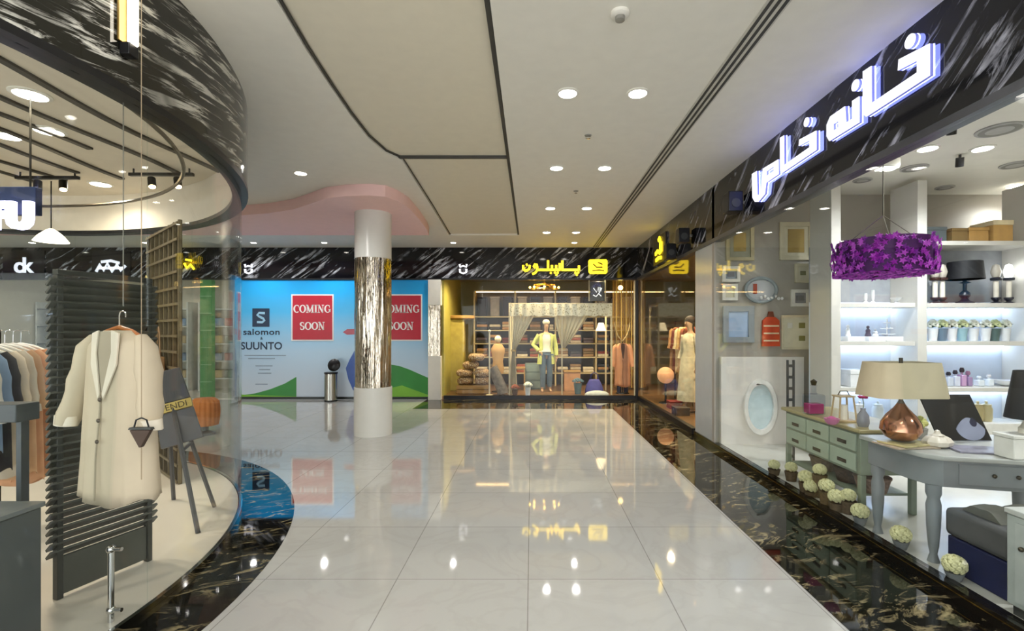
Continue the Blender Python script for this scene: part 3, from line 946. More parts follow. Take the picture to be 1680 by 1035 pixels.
for i, (yy, c) in enumerate(((4.25, '4d3c30'), (4.62, '6a5a4a'), (3.98, '8a7466'))):
    t = thing('wicker_basket', ('dark wicker basket in the middle of the low shelf of the green chest', 'brown wicker basket at the far end of the low shelf', 'dusky wicker basket at the near end of the low shelf')[i], 'basket', (2.78, yy, .211), 'baskets under the green chest')
    B().lathe([(.10, 0), (.13, .11), (.12, .11), (.09, .015), (.001, .015)], 2.78, yy, .211, 22).build('weave', mk('wicker_' + c, c, .8, var=.35, scale=45, bump=.6), t)
    B().lathe([(.12, .115), (.135, .11), (.135, .122), (.12, .127)], 2.78, yy, .211, 22).build('rim', mk('wicker_' + c, c, .8), t)

# ---- picture wall
def picture(px0, py0, px1, py1, frame, inner, label, cat='picture', border=.16, art=None, group='frames on the grey picture wall', y=YW - .002):
    x0, x1, z1, z0 = X(px0, y), X(px1, y), Z(py0, y), Z(py1, y)
    bd = border * min(x1 - x0, z1 - z0)
    t = thing('framed_picture', label, cat, ((x0 + x1) / 2, y, z0), group)
    f = lambda u, v, q: (u, y - q, v)
    B().prism([[(x0, z0), (x1, z0), (x1, z1), (x0, z1)], [(x0 + bd, z0 + bd), (x0 + bd, z1 - bd), (x1 - bd, z1 - bd), (x1 - bd, z0 + bd)]], f, 0, .035).build('frame', frame, t, .004)
    B().box(x0 + bd * .9, x1 - bd * .9, y - .012, y, z0 + bd * .9, z1 - bd * .9).build('mount', inner, t)
    if art:
        for (u0, v0, u1, v1, m) in art:
            a0, a1 = x0 + (x1 - x0) * u0, x0 + (x1 - x0) * u1
            b0, b1 = z0 + (z1 - z0) * v0, z0 + (z1 - z0) * v1
            B().box(a0, a1, y - .018, y - .012, b0, b1).build('print', m, t, .004)
    return t
fr_c = mk('frame_cream', 'cfc6aa', .45); fr_g = mk('frame_grey', '8d959b', .4); fr_w = mk('frame_white', 'ddd9cf', .45); fr_gold = mk('frame_champagne', 'b3a887', .35, .4)
in_c = mk('mount_cream', 'd8d1b8', .6); gold_a = mk('art_gold', 'a58d52', .4, .5); grey_a = mk('art_grey', '77777a', .6); photo_b = mk('photo_blue', 'a7bedd', .3, var=.2, scale=3); red_a = mk('poster_red', 'c7441f', .5, var=.2); green_a = mk('art_olive', '6e6d3f', .6)
picture(1190, 367, 1236, 428, fr_gold, mk('mount_grey_green', '9c9a84', .6), 'pale framed plaque high up beside the pier, left of the upper two', border=.13, art=[(.28, .25, .72, .75, gold_a)])
picture(1278, 365, 1332, 427, fr_c, in_c, 'cream frame with a gold relief, right of the upper two', border=.13, art=[(.25, .2, .75, .82, gold_a)])
picture(1184, 437, 1213, 463, fr_w, fr_g, 'small white frame with a grey picture beside the pier, upper one', border=.2, art=[(.3, .35, .7, .65, grey_a)])
picture(1184, 466, 1209, 493, fr_w, in_c, 'small white frame with a blank mount beside the pier, lower one', border=.2)
picture(1303, 433, 1330, 464, fr_c, in_c, 'small cream frame with a dark olive motif right of the round plate', border=.18, art=[(.33, .4, .67, .62, green_a)])
picture(1297, 475, 1327, 503, fr_w, mk('mount_mid_grey', '8e8e90', .5), 'small white frame with a grey picture below the olive motif', border=.2, art=[(.3, .35, .7, .65, grey_a)])
picture(1334, 451, 1362, 506, fr_c, in_c, 'tall blank cream frame at the right end of the picture wall', border=.1)
picture(1185, 502, 1236, 562, fr_g, photo_b, 'blue-white photograph in a thick grey frame near the pier', border=.18)
picture(1281, 517, 1333, 573, fr_c, in_c, 'large cream board with two rows of small olive motifs', border=.06, art=[(.55, .62, .75, .78, green_a), (.55, .25, .75, .4, green_a), (.2, .62, .35, .78, fr_w)])
# red lantern shaped poster
y = YW - .003
t = thing('lantern_plaque', 'orange-red lantern-shaped plaque in the middle of the picture wall', 'wall plaque', (X(1263, y), y, Z(568, y)))
f = lambda u, v, q: (X(u, y), y - q, Z(v, y))
B().prism([[(1249, 568), (1278, 568), (1277, 526), (1270, 520), (1256, 520), (1250, 526)]], f, 0, .03).build('plaque_body', red_a, t)
B().prism([[(1258, 520), (1269, 520), (1267, 511), (1260, 511)]], f, .005, .025).build('cap', mk('dark_rust', '7a3a22', .5), t)
for k in range(3): B().box(X(1251, y), X(1276, y), y - .034, y - .0305, Z(560 - 12 * k, y), Z(557.5 - 12 * k, y)).build('stripe', mk('cream_stripe', 'e3c9a4', .5), t)
# plate wreath
t = thing('plate_wreath', 'round grey wreath-rimmed plate with a red motif on the picture wall', 'wall plate', (X(1247, y), y, Z(476, y)))
cx_, cz_ = X(1247, y), Z(476, y)
b = B()
b.tube([(cx_ + .20 * math.cos(a * PI / 16), y - .03, cz_ + .155 * math.sin(a * PI / 16)) for a in range(32)], .022, 8, closed=True).build('rim', mk('wreath_grey', '8b9496', .5), t)
B().prism([[(cx_ + .19 * math.cos(a * PI / 16), cz_ + .145 * math.sin(a * PI / 16)) for a in range(32)]], lambda u, v, q: (u, y - q, v), 0, .02).build('plate', mk('plate_grey', 'b3b5b6', .3), t)
B().box(cx_ - .10, cx_ - .05, y - .026, y - .0205, cz_ - .05, cz_ + .08).build('print', mk('plate_red', 'a3452f', .5), t)
b = B()
for k in range(7): b.ball((cx_ + .0 + .045 * k, y - .035, cz_ - .10 + .02 * math.sin(k * 2)), .022, 8)
b.build('rosettes', mk('rosette_white', 'e6e4e0', .4), t)
# porthole mirror
y = YW - .052
t = thing('porthole_mirror', 'oval porthole mirror with a thick white rim on the pale wainscot', 'mirror', (X(1246, y), y, Z(708, y)))
cx_, cz_ = X(1246, y), Z(667, y)
el = lambda rx, rz, n=36: [(cx_ + rx * math.cos(a * 2 * PI / n), cz_ + rz * math.sin(a * 2 * PI / n)) for a in range(n)]
B().prism([el(.215, .36), el(.165, .29)[::-1]], lambda u, v, q: (u, y - q, v), 0, .05).build('rim', mk('rim_white', 'e8e5e0', .3), t, .012)
B().prism([el(.168, .293)], lambda u, v, q: (u, y - q, v), 0, .012).build('mirror_glass', mk('mirror_blue', 'cfe2ea', .12, .35), t)

# ---- shelf wall
SY0, SY1 = 5.62, 6.02
post = mk('shelf_post', 'd2cfc8', .4, var=.02)
back_blue = mk('shelf_back', 'd5dfee', .4, var=.03)
t = thing('shelving_unit', 'wide white two-bay wall shelving with lit backs behind the lamps', 'shelving', (4.5, 5.8, FL))
px_posts = (1369, 1510, 1706)
for p in px_posts: B().box(X(p, SY0) - .055, X(p, SY0) + .055, SY0 - .03, SY1, FL, 3.25).build('post', post, t, .004)
B().box(X(1369, SY0) - .05, 6.6, SY1 + .001, SY1 + .03, FL, Z(492, SY0)).build('back_panel', back_blue, t)
B().box(X(1369, SY0) - .05, 6.6, SY1 + .001, SY1 + .03, Z(492, SY0) + .001, Z(395, SY0)).build('upper_back_panel', mk('shelf_back_grey', '9a9da2', .5), t)
hs = [Z(636, SY0), Z(560, SY0), Z(497, SY0), Z(395, SY0)]
bays = ((X(1369, SY0) + .058, X(1510, SY0) - .058), (X(1510, SY0) + .058, X(1706, SY0) - .058))
for bi, (x0, x1) in enumerate(bays):
    for k, h in enumerate(hs):
        o = B().box(x0, x1, SY0, SY1 - .001, h - .05, h).build('shelf', post, t, .003)
        if k < 3: B().box(x0 + .02, x1 - .02, SY1 - .05, SY1 - .03, h - .062, h - .0505).build('light_strip', led_cool, o)
    B().box(x0, x1, SY0 + .02, SY1 - .001, FL, .45).build('base_cabinet', mk('box_white', 'e4e2dc', .45), t, .005)
B().box(X(1706, SY0) + .06, 6.6, SY0, SY1 - .001, hs[3] - .05, hs[3]).build('shelf', post, t, .003)
# cartons on the top shelf
def carton(px0, py0, px1, py1, d, dep, col, name, label, cat='box', lid=None):
    x0, x1, z1, z0 = X(px0, d), X(px1, d), Z(py0, d), Z(py1, d)
    zb = hs[3] + .001 if z0 < hs[3] + .09 else z0
    t = thing(name, label, cat, ((x0 + x1) / 2, d + dep / 2, zb), 'boxes stored on the top shelf')
    m = mk('carton_' + col, col, .6, var=.1)
    hl = zb + (z1 - zb) * .78
    B().box(x0, x1, d, d + dep, zb, hl).build('box_body', m, t, .003)
    B().box(x0 - .006, x1 + .006, d - .006, d + dep + .006, hl + .0005, z1).build('box_lid', mk('carton_' + (lid or col), lid or col, .6), t, .003)
carton(1517, 372, 1553, 390, 5.66, .3, '4d5658', 'storage_box', 'dark teal-grey box at the left end of the top shelf')
carton(1562, 374, 1588, 390, 5.66, .3, '7c6338', 'storage_box', 'brown carton in the middle of the top shelf')
carton(1590, 373, 1622, 390, 5.66, .3, 'b58c4e', 'storage_box', 'orange-tan carton right of the brown one')
carton(1630, 361, 1662, 390, 5.66, .3, 'c79c5a', 'storage_box', 'tall tan carton with a cream lid at the right of the top shelf', lid='e6d6b0')
# chandelier
cx_, cy_ = X(1449, 4.6), 4.6
t = thing('flower_chandelier', 'drum chandelier covered in purple blossoms hanging in the right shop', 'chandelier', (cx_, cy_, 3.30))
zc, rr_, hh = Z(423, 4.6), .41, .155
b = B()
for k in range(700):
    a = random.random() * 2 * PI
    q = random.random()
    rad = rr_ * (.93 + .1 * random.random())
    if k > 420:
        rad = rr_ * math.sqrt(random.random())
        q = 0
    b.M = Matrix.Translation((cx_ + rad * math.cos(a), cy_ + rad * math.sin(a), zc + hh * (2 * q - 1))) @ Matrix.Rotation(a, 4, 'Z') @ Matrix.Rotation((PI / 2 if k <= 420 else PI) + .6 * (random.random() - .5), 4, 'Y') @ Matrix.Rotation(random.random() * 6, 4, 'Z')
    pts = [(0, 0, .012)]
    for j in range(10):
        r_ = .034 if j % 2 == 0 else .016
        pts.append((r_ * math.cos(j * PI / 5), r_ * math.sin(j * PI / 5), 0 if j % 2 else .006))
    b.mi = k % 3
    b.raw(pts, [(0, 1 + j, 1 + (j + 1) % 10) for j in range(10)])
b.M = Matrix()
o = b.build('blossoms', [mk('purple_petal', 'a01bb0', .6), mk('violet_petal', '7a1294', .6), mk('magenta_petal2', 'c24fd0', .6)], t)
o['kind'] = 'stuff'
B().lathe([(rr_ * .92, -hh), (rr_ * .92, hh), (rr_ * .90, hh), (rr_ * .90, -hh)], cx_, cy_, zc, 40).build('drum', mk('drum_purple', '4d0f5e', .6), t)
for a in range(3): B().tube([(cx_ + rr_ * .9 * math.cos(a * 2.1), cy_ + rr_ * .9 * math.sin(a * 2.1), zc + hh), (cx_, cy_, zc + .4)], .004, 5).build('cable', chrome, t)
B().cyl((cx_, cy_, zc + .4), (cx_, cy_, 3.30), .006).build('rod', chrome, t)
B().lathe([(.06, 0), (.05, -.03), (.01, -.035)], cx_, cy_, 3.30, 18).build('canopy', chrome, t)
# shelf 3 (lamps and candle holders)
zs = hs[2]
def on(px, d=5.8): return X(px, d)
t = thing('table_lamp', 'navy drum-shade lamp with a dark turned base in the middle of the upper shelf', 'lamp', (on(1583), 5.8, zs))
B().lathe([(.09, 0), (.09, .02), (.05, .035), (.03, .06), (.055, .1), (.05, .13), (.02, .16), (.02, .24), (.06, .25), (.02, .265), (.015, .30)], on(1583), 5.8, zs + .001, 24).build('base', mk('navy_turned', '1b2030', .35), t)
B().lathe([(.185, .29), (.165, .50), (.16, .50), (.18, .29)], on(1583), 5.8, zs, 30).build('lamp_shade', mk('navy_black', '14161c', .6), t)
B().cyl((on(1583), 5.8, zs + .3), (on(1583), 5.8, zs + .5), .006).build('shade_rod', bronze, t)
for px, l, bm_, glow in ((1534, 'candle lantern with dark red-brown foot at the left of the upper shelf, left one', 'foot_redbrown', 0), (1546, 'candle lantern with dark red-brown foot at the left of the upper shelf, right one', 'foot_redbrown', 0), (1634, 'candle lantern with dark foot beside the glowing one', 'foot_navy', 0), (1655, 'candle lantern with a bright glowing top at the right of the upper shelf', 'foot_navy', 1)):
    x = on(px)
    t = thing('candle_lantern', l, 'candle holder', (x, 5.8, zs), 'candle lanterns on the upper shelf')
    fm = mk(bm_, '3d1f1c' if 'red' in bm_ else '1a1f30', .4)
    B().lathe([(.055, 0), (.055, .012), (.02, .03), (.045, .06), (.045, .075)], x, 5.8, zs + .001, 18).build('foot', fm, t)
    B().lathe([(.026, .076), (.026, .27), (.001, .275)], x, 5.8, zs, 14).build('candle', mk('candle_wax', 'efe8da', .5), t)
    B().lathe([(.05, .28), (.056, .30), (.05, .31), (.02, .315)], x, 5.8, zs, 16).build('collar', fm, t)
    B().lathe([(.034, .316), (.052, .38), (.03, .46), (.001, .475)], x, 5.8, zs, 18).build('globe', mk('globe_glow', 'ffffff', emit=4, ecol='ffffff') if glow else mk('globe_frost', 'c9c2b6', .3), t)
# left bay, upper shelf: crystal
for px, h, l in ((1420, .12, 'small crystal candlestick on the upper left shelf'), (1432, .16, 'taller crystal candlestick on the upper left shelf'), (1470, .07, 'low crystal dish on the upper left shelf')):
    x = on(px, 5.75)
    t = thing('crystal_piece', l, 'glass ornament', (x, 5.75, zs), 'crystal on the upper left shelf')
    cm = mk('crystal', 'e6e9ec', .08, .2)
    B().lathe([(.04, 0), (.03, .012), (.012, .03)], x, 5.75, zs + .001, 16).build('foot', cm, t)
    B().lathe([(.013, .031), (.02 if h > .1 else .02, h * .5), (.018 if h > .1 else .07, h), (.001, h * .9)], x, 5.75, zs, 16).build('bowl', cm, t)
# flower pots on the right bay, shelf 2
zs = hs[1]
pw = mk('pot_white', 'dfe2e6', .35); pb = mk('pot_bluegrey', '5f7488', .4); pg = mk('pot_green', '4f6664', .4)
wf = mk('hydrangea_white', 'e7e9dc', .7, var=.1, scale=30); gf = mk('hydrangea_green', 'cfd7a6', .7, var=.2, scale=30); lf = mk('leaf_green', '3c5a3a', .6, var=.2)
for i, (px, pm, fm, l) in enumerate(((1528, pw, wf, 'white pot with white blooms at the left end of the lit flower shelf'), (1543, pb, gf, 'blue-grey pot with pale green blooms on the flower shelf'), (1559, pw, wf, 'white pot right of the blue-grey one on the flower shelf'), (1576, mk('pot_aqua', '8fb4bf', .35), gf, 'aqua pot with pale green blooms in the middle of the flower shelf'),
                                     (1594, pw, wf, 'white pot right of the aqua one on the flower shelf'), (1614, pw, wf, 'white pot left of the green one on the flower shelf'), (1629, pg, gf, 'dark green pot with greenish blooms on the flower shelf'), (1646, pw, wf, 'white pot at the right end of the flower shelf'))):
    x, y = on(px, 5.8), 5.78
    t = thing('potted_hydrangea', l, 'potted flowers', (x, y, zs), 'hydrangea pots on the lit shelf')
    B().lathe([(.04, 0), (.055, .15), (.048, .15), (.001, .13)], x, y, zs + .001, 18).build('pot', pm, t)
    b = B()
    for k in range(26):
        a = k * 2.4
        q = (k + .5) / 26
        b.ball((x + .05 * math.sqrt(q) * math.cos(a), y + .05 * math.sqrt(q) * math.sin(a), zs + .235 - .05 * q + .01 * math.sin(k * 7)), .022, 6)
    b.build('flower_head', fm, t)
    b = B()
    for k in range(7):
        a = k * .9
        b.M = Matrix.Translation((x, y, zs + .16)) @ Matrix.Rotation(a, 4, 'Z') @ Matrix.Rotation(-.5, 4, 'Y')
        b.raw([(0, 0, 0), (.045, -.02, .012), (.09, 0, 0), (.045, .02, .012)], [(0, 1, 2, 3)])
    b.M = Matrix()
    b.build('leaves', lf, t)
# left bay, shelf 2: white blocks with figurines
whitem = mk('porcelain', 'e9ebee', .25)
for px, l in ((1396, 'white display block at the left of the figurine shelf'), (1430, 'white display block in the middle of the figurine shelf'), (1458, 'white display block under the tiered stand')):
    x = on(px, 5.8)
    tag(B().box(x - .10, x + .10, 5.7, 5.9, zs + .001, zs + .055).build('display_block', whitem, None, .004, at=(x, 5.8, zs)), l, 'display block', 'white blocks on the figurine shelf')
t = thing('tiered_stand', 'white three-tier cake stand on the lit figurine shelf', 'cake stand', (on(1452), 5.8, zs + .056))
x = on(1455)
B().cyl((x, 5.8, zs + .057), (x, 5.8, zs + .27), .006).build('stem', chrome, t)
for k, r_ in enumerate((.085, .065, .045)):
    B().lathe([(.02, 0), (r_, .012), (r_ - .005, .016), (.001, .006)], x, 5.8, zs + .07 + k * .07, 20).build('plate', whitem, t)
for px, h, l, m in ((1391, .14, 'pale figurine at the left of the figurine shelf', whitem), (1415, .13, 'small dark figurine on the figurine shelf', mk('figurine_dark', '4a4454', .4)), (1428, .09, 'low white figurine next to the dark one', whitem)):
    x = on(px, 5.8)
    zz = zs + (.0565 if px != 1415 else .0565)
    if px == 1415: x = on(1424, 5.8)
    if px == 1428: x = on(1436, 5.8)
    t = thing('figurine', l, 'figurine', (x, 5.8, zz), 'figurines on the lit shelf')
    B().lathe([(.03, 0), (.034, .01), (.022, h * .35), (.026, h * .55), (.012, h * .72)], x, 5.8, zz, 14).build('body', m, t)
    B().ball((x, 5.8, zz + h * .85), h * .14, 10).build('head', m, t)
# shelf 1: perfume bottles (right bay) and white ware (left bay)
zs = hs[0]
for i, (px, wd, h, c, cap, l) in enumerate(((1524, .05, .16, 'b58fb0', '6a3a60', 'mauve flacon at the left end of the bottle shelf'), (1536, .06, .13, '5f2740', '3a1a2a', 'dark plum low flacon second from the left on the bottle shelf'), (1556, .045, .17, 'c9d2e2', '2a2a38', 'clear square bottle with a black cap on the bottle shelf'), (1567, .045, .19, 'cfd4e4', '33243a', 'taller clear bottle beside the black-capped one'),
                                            (1578, .04, .22, 'c49ac2', '2c1420', 'tallest bottle, lilac with a dark stopper'), (1588, .035, .18, '9a7fa8', 'b07aa0', 'slim violet bottle right of the tallest'), (1606, .05, .12, 'dfe6ee', 'c9d0da', 'pale clear bottle in the middle right of the shelf'), (1622, .045, .14, 'dfe6ee', 'e2e2e6', 'pale clear bottle with a white cap near the right end'))):
    x = on(px, 5.8)
    t = thing('scent_bottle', l, 'bottle', (x, 5.8, zs), 'bottles on the lit right shelf')
    m = mk('scent_' + c, c, .1, var=.05, coat=.5)
    B().box(x - wd * .7, x + wd * .7, 5.76, 5.84, zs + .001, zs + h * .62).build('bottle', m, t, .008)
    B().cyl((x, 5.8, zs + h * .62), (x, 5.8, zs + h * .74), .012).build('neck', m, t)
    B().lathe([(.02, h * .74), (.026, h * .86), (.016, h), (.001, h)], x, 5.8, zs, 12).build('stopper', mk('stop_' + cap, cap, .3), t)
tag(B().lathe([(.04, 0), (.11, .04), (.13, .07), (.12, .07), (.1, .045), (.001, .012)], on(1650), 5.8, zs + .001, 26).build('bowl', whitem, at=(on(1650), 5.8, zs)), 'wide white bowl at the right end of the bottle shelf', 'bowl')
for px, wd, h, l in ((1400, .16, .2, 'large white box on the lower left lit shelf'), (1428, .08, .12, 'small white box beside the large one on the lower left shelf'), (1458, .1, .07, 'low white box behind the cream lamp shade')):
    x = on(px, 5.8)
    t = thing('gift_box', l, 'box', (x, 5.8, zs), 'white boxes on the lower left shelf')
    B().box(x - wd * .7, x + wd * .7, 5.68, 5.9, zs + .001, zs + h * .75).build('box_body', whitem, t, .004)
    B().box(x - wd * .72, x + wd * .72, 5.675, 5.905, zs + h * .75 + .0005, zs + h).build('box_lid', whitem, t, .004)
# cups on the base cabinet
zs = .451
for i, (px, c) in enumerate(((1556, '3f3d3c'), (1572, 'd8d5d0'), (1588, 'e2dccf'), (1604, 'c2b283'), (1618, 'cbbf94'), (1523, 'd8e6ec'), (1440, 'd6dfe6'), (1410, 'e6e6ea'))):
    x = on(px, 5.8)
    t = thing('storage_jar', ('dark jar with a lid below the bottle shelf', 'white jar right of the dark one', 'ivory jar in the middle below the bottle shelf', 'mustard jar right of the ivory one', 'straw-coloured jar at the right below the bottle shelf', 'pale blue jar just right of the copper lamp stem', 'pale jar in the lower left bay behind the lamp', 'white jar at the left of the lower left bay')[i], 'jar', (x, 5.8, zs), 'jars on the base cabinets')
    m = mk('jar_' + c, c, .35)
    B().lathe([(.05, 0), (.06, .04), (.06, .15), (.045, .18), (.001, .18)], x, 5.8, zs, 18).build('body', m, t)
    B().lathe([(.05, .181), (.05, .2), (.012, .21), (.016, .235), (.001, .24)], x, 5.8, zs, 16).build('lid', m, t)

# ================================================================ ROUND SHOP (left)
FP = .031
# wall lamp on the round fascia
a = math.radians(-2.0)
x, y = PCX + (PR + .05) * math.cos(a), PCY + (PR + .05) * math.sin(a)
t = thing('wall_lamp', 'vertical white tube lamp on the round black fascia at the top left', 'wall lamp', (x, y, 2.95))
B().box(x, x + .05, y - .03, y + .03, 2.87, 2.93).build('bracket', black_metal, t, .004)
B().box(x + .0, x + .012, y - .045, y + .045, 2.93, 3.38).build('backplate', mk('brass_plate', '8c7440', .3, .8), t, .003)
B().cyl((x + .045, y, 2.931), (x + .045, y, 3.37), .022).build('tube', mk('tube_glow', 'ffffff', emit=5, ecol='fff4dc'), t)

# louvred screen
slate = mk('slate_paint', '4c4d46', .45, var=.08)
slate_d = mk('slate_dark', '33342f', .45)
def screen_pts(p0, p1):
    p0, p1 = Vector(p0 + (0,)), Vector(p1 + (0,))
    d = (p1 - p0)
    L = d.length
    d.normalize()
    return p0, d, Vector((-d.y, d.x, 0)), L
p0, d, nrm, L = screen_pts((-2.62, 2.68), (-2.47, 3.16))
yaw = math.atan2(d.y, d.x)
t = thing('louvred_screen', 'freestanding dark slatted screen behind the curved glass, the coat hangs before it', 'display screen', (p0.x + d.x * L / 2, p0.y + d.y * L / 2, FP))
def sbox(u0, u1, w0, w1, z0, z1, name, mat, par, bev=0):
    b = B()
    b.M = Matrix.Translation((p0.x, p0.y, 0)) @ Matrix.Rotation(yaw, 4, 'Z')
    return b.box(u0, u1, w0, w1, z0, z1).build(name, mat, par, bev)
sbox(0, .03, -.02, .02, FP, 1.82, 'post', slate_d, t, .003)
sbox(L - .03, L, -.02, .02, FP, 1.82, 'post', slate_d, t, .003)
sbox(.031, L - .031, -.012, .012, FP + .02, .26, 'kick_plate', slate, t, .002)
sbox(.0, L, -.022, .022, 1.821, 1.85, 'top_rail', slate_d, t, .003)
for k in range(37):
    z = .285 + k * .0415
    b = B()
    b.M = Matrix.Translation((p0.x, p0.y, z)) @ Matrix.Rotation(yaw, 4, 'Z') @ Matrix.Rotation(-.75, 4, 'X')
    b.box(-.03, L + .03, -.028, .028, -.007, .007).build('slat', slate, t)
# lattice screen farther back
p0, d, nrm, L = screen_pts((-4.40, 5.60), (-3.42, 4.74))
yaw = math.atan2(d.y, d.x)
lat = mk('lattice_bronze', '6b6048', .45, .2)
t = thing('lattice_screen', 'tall square-lattice screen hung with bags behind the coat', 'display screen', (p0.x + d.x * L / 2, p0.y + d.y * L / 2, FP))
nx, nz = 7, 16
for i in range(nx + 1): sbox(L * i / nx - .014, L * i / nx + .014, -.014, .014, FP, 2.6, 'upright', lat, t)
for k in range(nz + 1):
    z = FP + .02 + (2.55 - FP) * k / nz
    sbox(0, L, -.026, -.0145, z - .012, z + .012, 'crossbar', lat, t)
sbox(0, L, .016, .022, FP, 2.6, 'back_sheet', mk('lattice_back', '1e1c17', .5), t)
SCR = (p0.copy(), d.copy(), nrm.copy(), L)

# ---- garments
def garment(name, label, cat, loc, rz, w_, l_, dp, mat, sleeve=.5, openv=True, group=None, lining=None, flare=1.1, trim=None, spread=.12):
    """a coat or shirt on a hanger: loc is the top of the shoulders; the front faces local -Y"""
    t = thing(name, label, cat, loc, group)
    b = B()
    n, m = 44, 16
    rings = []
    for i in range(m + 1):
        v = i / m
        z = -l_ * v
        if i == 0: ww, dd = w_ * .22, dp * .35
        elif i == 1: ww, dd = w_ * .5, dp * .55
        else:
            ww = w_ * (.46 + (flare - 1) * .5 * v)
            dd = dp * (.6 + .45 * v)
        ring = []
        for k in range(n):
            a_ = 2 * PI * k / n
            fold = 1 + .10 * v * math.sin(k * 1.9 + 1.3 * math.sin(v * 5)) + .05 * v * math.sin(k * .8 + 2)
            ring.append((ww * math.copysign(abs(math.cos(a_)) ** .8, math.cos(a_)), dd * math.sin(a_) * fold, z - .03 * abs(math.cos(a_)) * (i == 1) + .02 * math.sin(k * .5) * (i == m)))
        rings.append(ring)
    b.loft(rings, cap=False)
    b.build('body', mat, t, ang=75, solid=.004).location = (0, 0, 0)
    for s_ in (-1, 1):
        b = B()
        pts, rad = [], []
        for i in range(9):
            v = i / 8
            pts.append((s_ * (w_ * (.37 if i == 0 else .43) + spread * v * sleeve * 1.2 + .02 * v), -.01 - .05 * v * v, -.03 - sleeve * v))
            rad.append(.075 * (1 - .1 * v) * (1 + .10 * math.sin(i * 2.2 + s_)) * (.45, .85, 1, 1, 1, 1, 1, 1, 1)[i] * w_ / .5)
        b.tube(pts, rad, 16, ry=.7)
        o = b.build('sleeve', mat, t, ang=75)
        c = B()
        c.tube([Vector(pts[-1]) + Vector((0, 0, .05)), Vector(pts[-1]) + Vector((s_ * .004, 0, .0))], [rad[-1] * 1.1, rad[-1] * 1.12], 16, ry=.72)
        c.build('cuff', trim or mat, o)
    if openv:
        f = lambda u, v, q: (u, -dp * (.52 + .5 * min(1, -v / l_)) * math.sqrt(max(.1, 1 - (u / (w_ * .5)) ** 2)) - .012 - q, v)
        B().prism([[(-w_ * .13, -.005), (w_ * .13, -.005), (w_ * .10, -l_ * .15), (w_ * .02, -l_ * .36), (-w_ * .02, -l_ * .36), (-w_ * .10, -l_ * .15)]], f, -.004, .0).build('lining', lining or mat, t)
        for s_ in (-1, 1):
            B().prism([[(s_ * w_ * .10, 0), (s_ * w_ * .21, -.015), (s_ * w_ * .20, -l_ * .2), (s_ * w_ * .04, -l_ * .40), (s_ * w_ * .02, -l_ * .37), (s_ * w_ * .12, -l_ * .13)]], f, .001, .008).build('lapel', trim or mat, t)
        b = B()
        b.tube([(-w_ * .02 + .004 * math.sin(i), f(0, -l_ * (.38 + .6 * i / 8), .002)[1], -l_ * (.38 + .6 * i / 8)) for i in range(9)], .004, 5)
        b.build('front_edge', lining or mat, t)
    t.rotation_euler = (0, 0, rz)
    return t

# "garment" parts are authored around the origin, so undo the shift that build() makes
_build = B.build
def build_local(s, name, mat, parent=None, bevel=0, at=None, sub=0, weld=False, ang=38, solid=0):
    org = Vector((0, 0, 0))
    p = parent
    while p is not None:
        org += p.location
        p = p.parent
    if org.length: bmesh.ops.translate(s.bm, verts=s.bm.verts, vec=org)
    return _build(s, name, mat, parent, bevel, at, sub, weld, ang, solid)
def local(fn, *a_, **k_):
    B.build = build_local
    try: return fn(*a_, **k_)
    finally: B.build = _build

def hanger(label, loc, rz, w_, mat, hook=.12, group=None):
    def go():
        t = thing('clothes_hanger', label, 'hanger', loc, group)
        B().tube([(-w_ * .40, 0, -.03), (-w_ * .2, 0, .008), (0, 0, .028), (w_ * .2, 0, .008), (w_ * .40, 0, -.03)], [.008, .011, .013, .011, .008], 8).build('shoulder_bar', mat, t)
        pts = [(0, 0, .02), (0, 0, hook - .03)] + [(.022 - .022 * math.cos(a_), 0, hook - .03 + .022 * math.sin(a_)) for a_ in (.6, 1.2, 1.8, 2.4, 3.0, 3.6)]
        B().tube(pts, .003, 6).build('hook', chrome, t)
        t.rotation_euler = (0, 0, rz)
        return t
    return local(go)

beige = mk('coat_beige', 'c4b79f', .8, var=.06, scale=4)
beige_d = mk('coat_greige', 'a49a86', .8, var=.06, scale=4)
ivory = mk('coat_ivory', 'ddd4c2', .8, var=.05)
woodh = mk('hanger_wood', 'a8642f', .4, var=.2)
cx_, cy_, cz_ = X(196, 2.52), 2.52, Z(542, 2.52)
local(garment, 'coat', 'long beige open coat hanging in front of the slatted screen', 'coat', (cx_, cy_, cz_), math.radians(-14), .42, .86, .10, beige, .46, True, None, beige_d, 1.2, ivory, .14)
_ct = [o for o in bpy.data.objects if o.name == 'coat'][0]
def _btn():
    for q in (.40, .52, .64): B().ball((.012, -.10 * (.52 + .5 * q) - .030, -.86 * q), (.011, .006, .011), 10).build('button', mk('button_dark', '4a4034', .4), _ct)
local(_btn)
hanger('wooden hanger carrying the beige coat', (cx_, cy_, cz_ - .012), math.radians(-14), .42, woodh, .12)
tag(B().cyl((cx_ + .02, cy_, cz_ + .125), (cx_ + .02, cy_, HP - .001), .0025, n=6).build('hanging_wire', mk('wire_grey', '8a8880', .4, .6), at=(cx_ + .02, cy_, cz_ + .12)), 'thin wire that suspends the beige coat from the shop ceiling', 'wire')
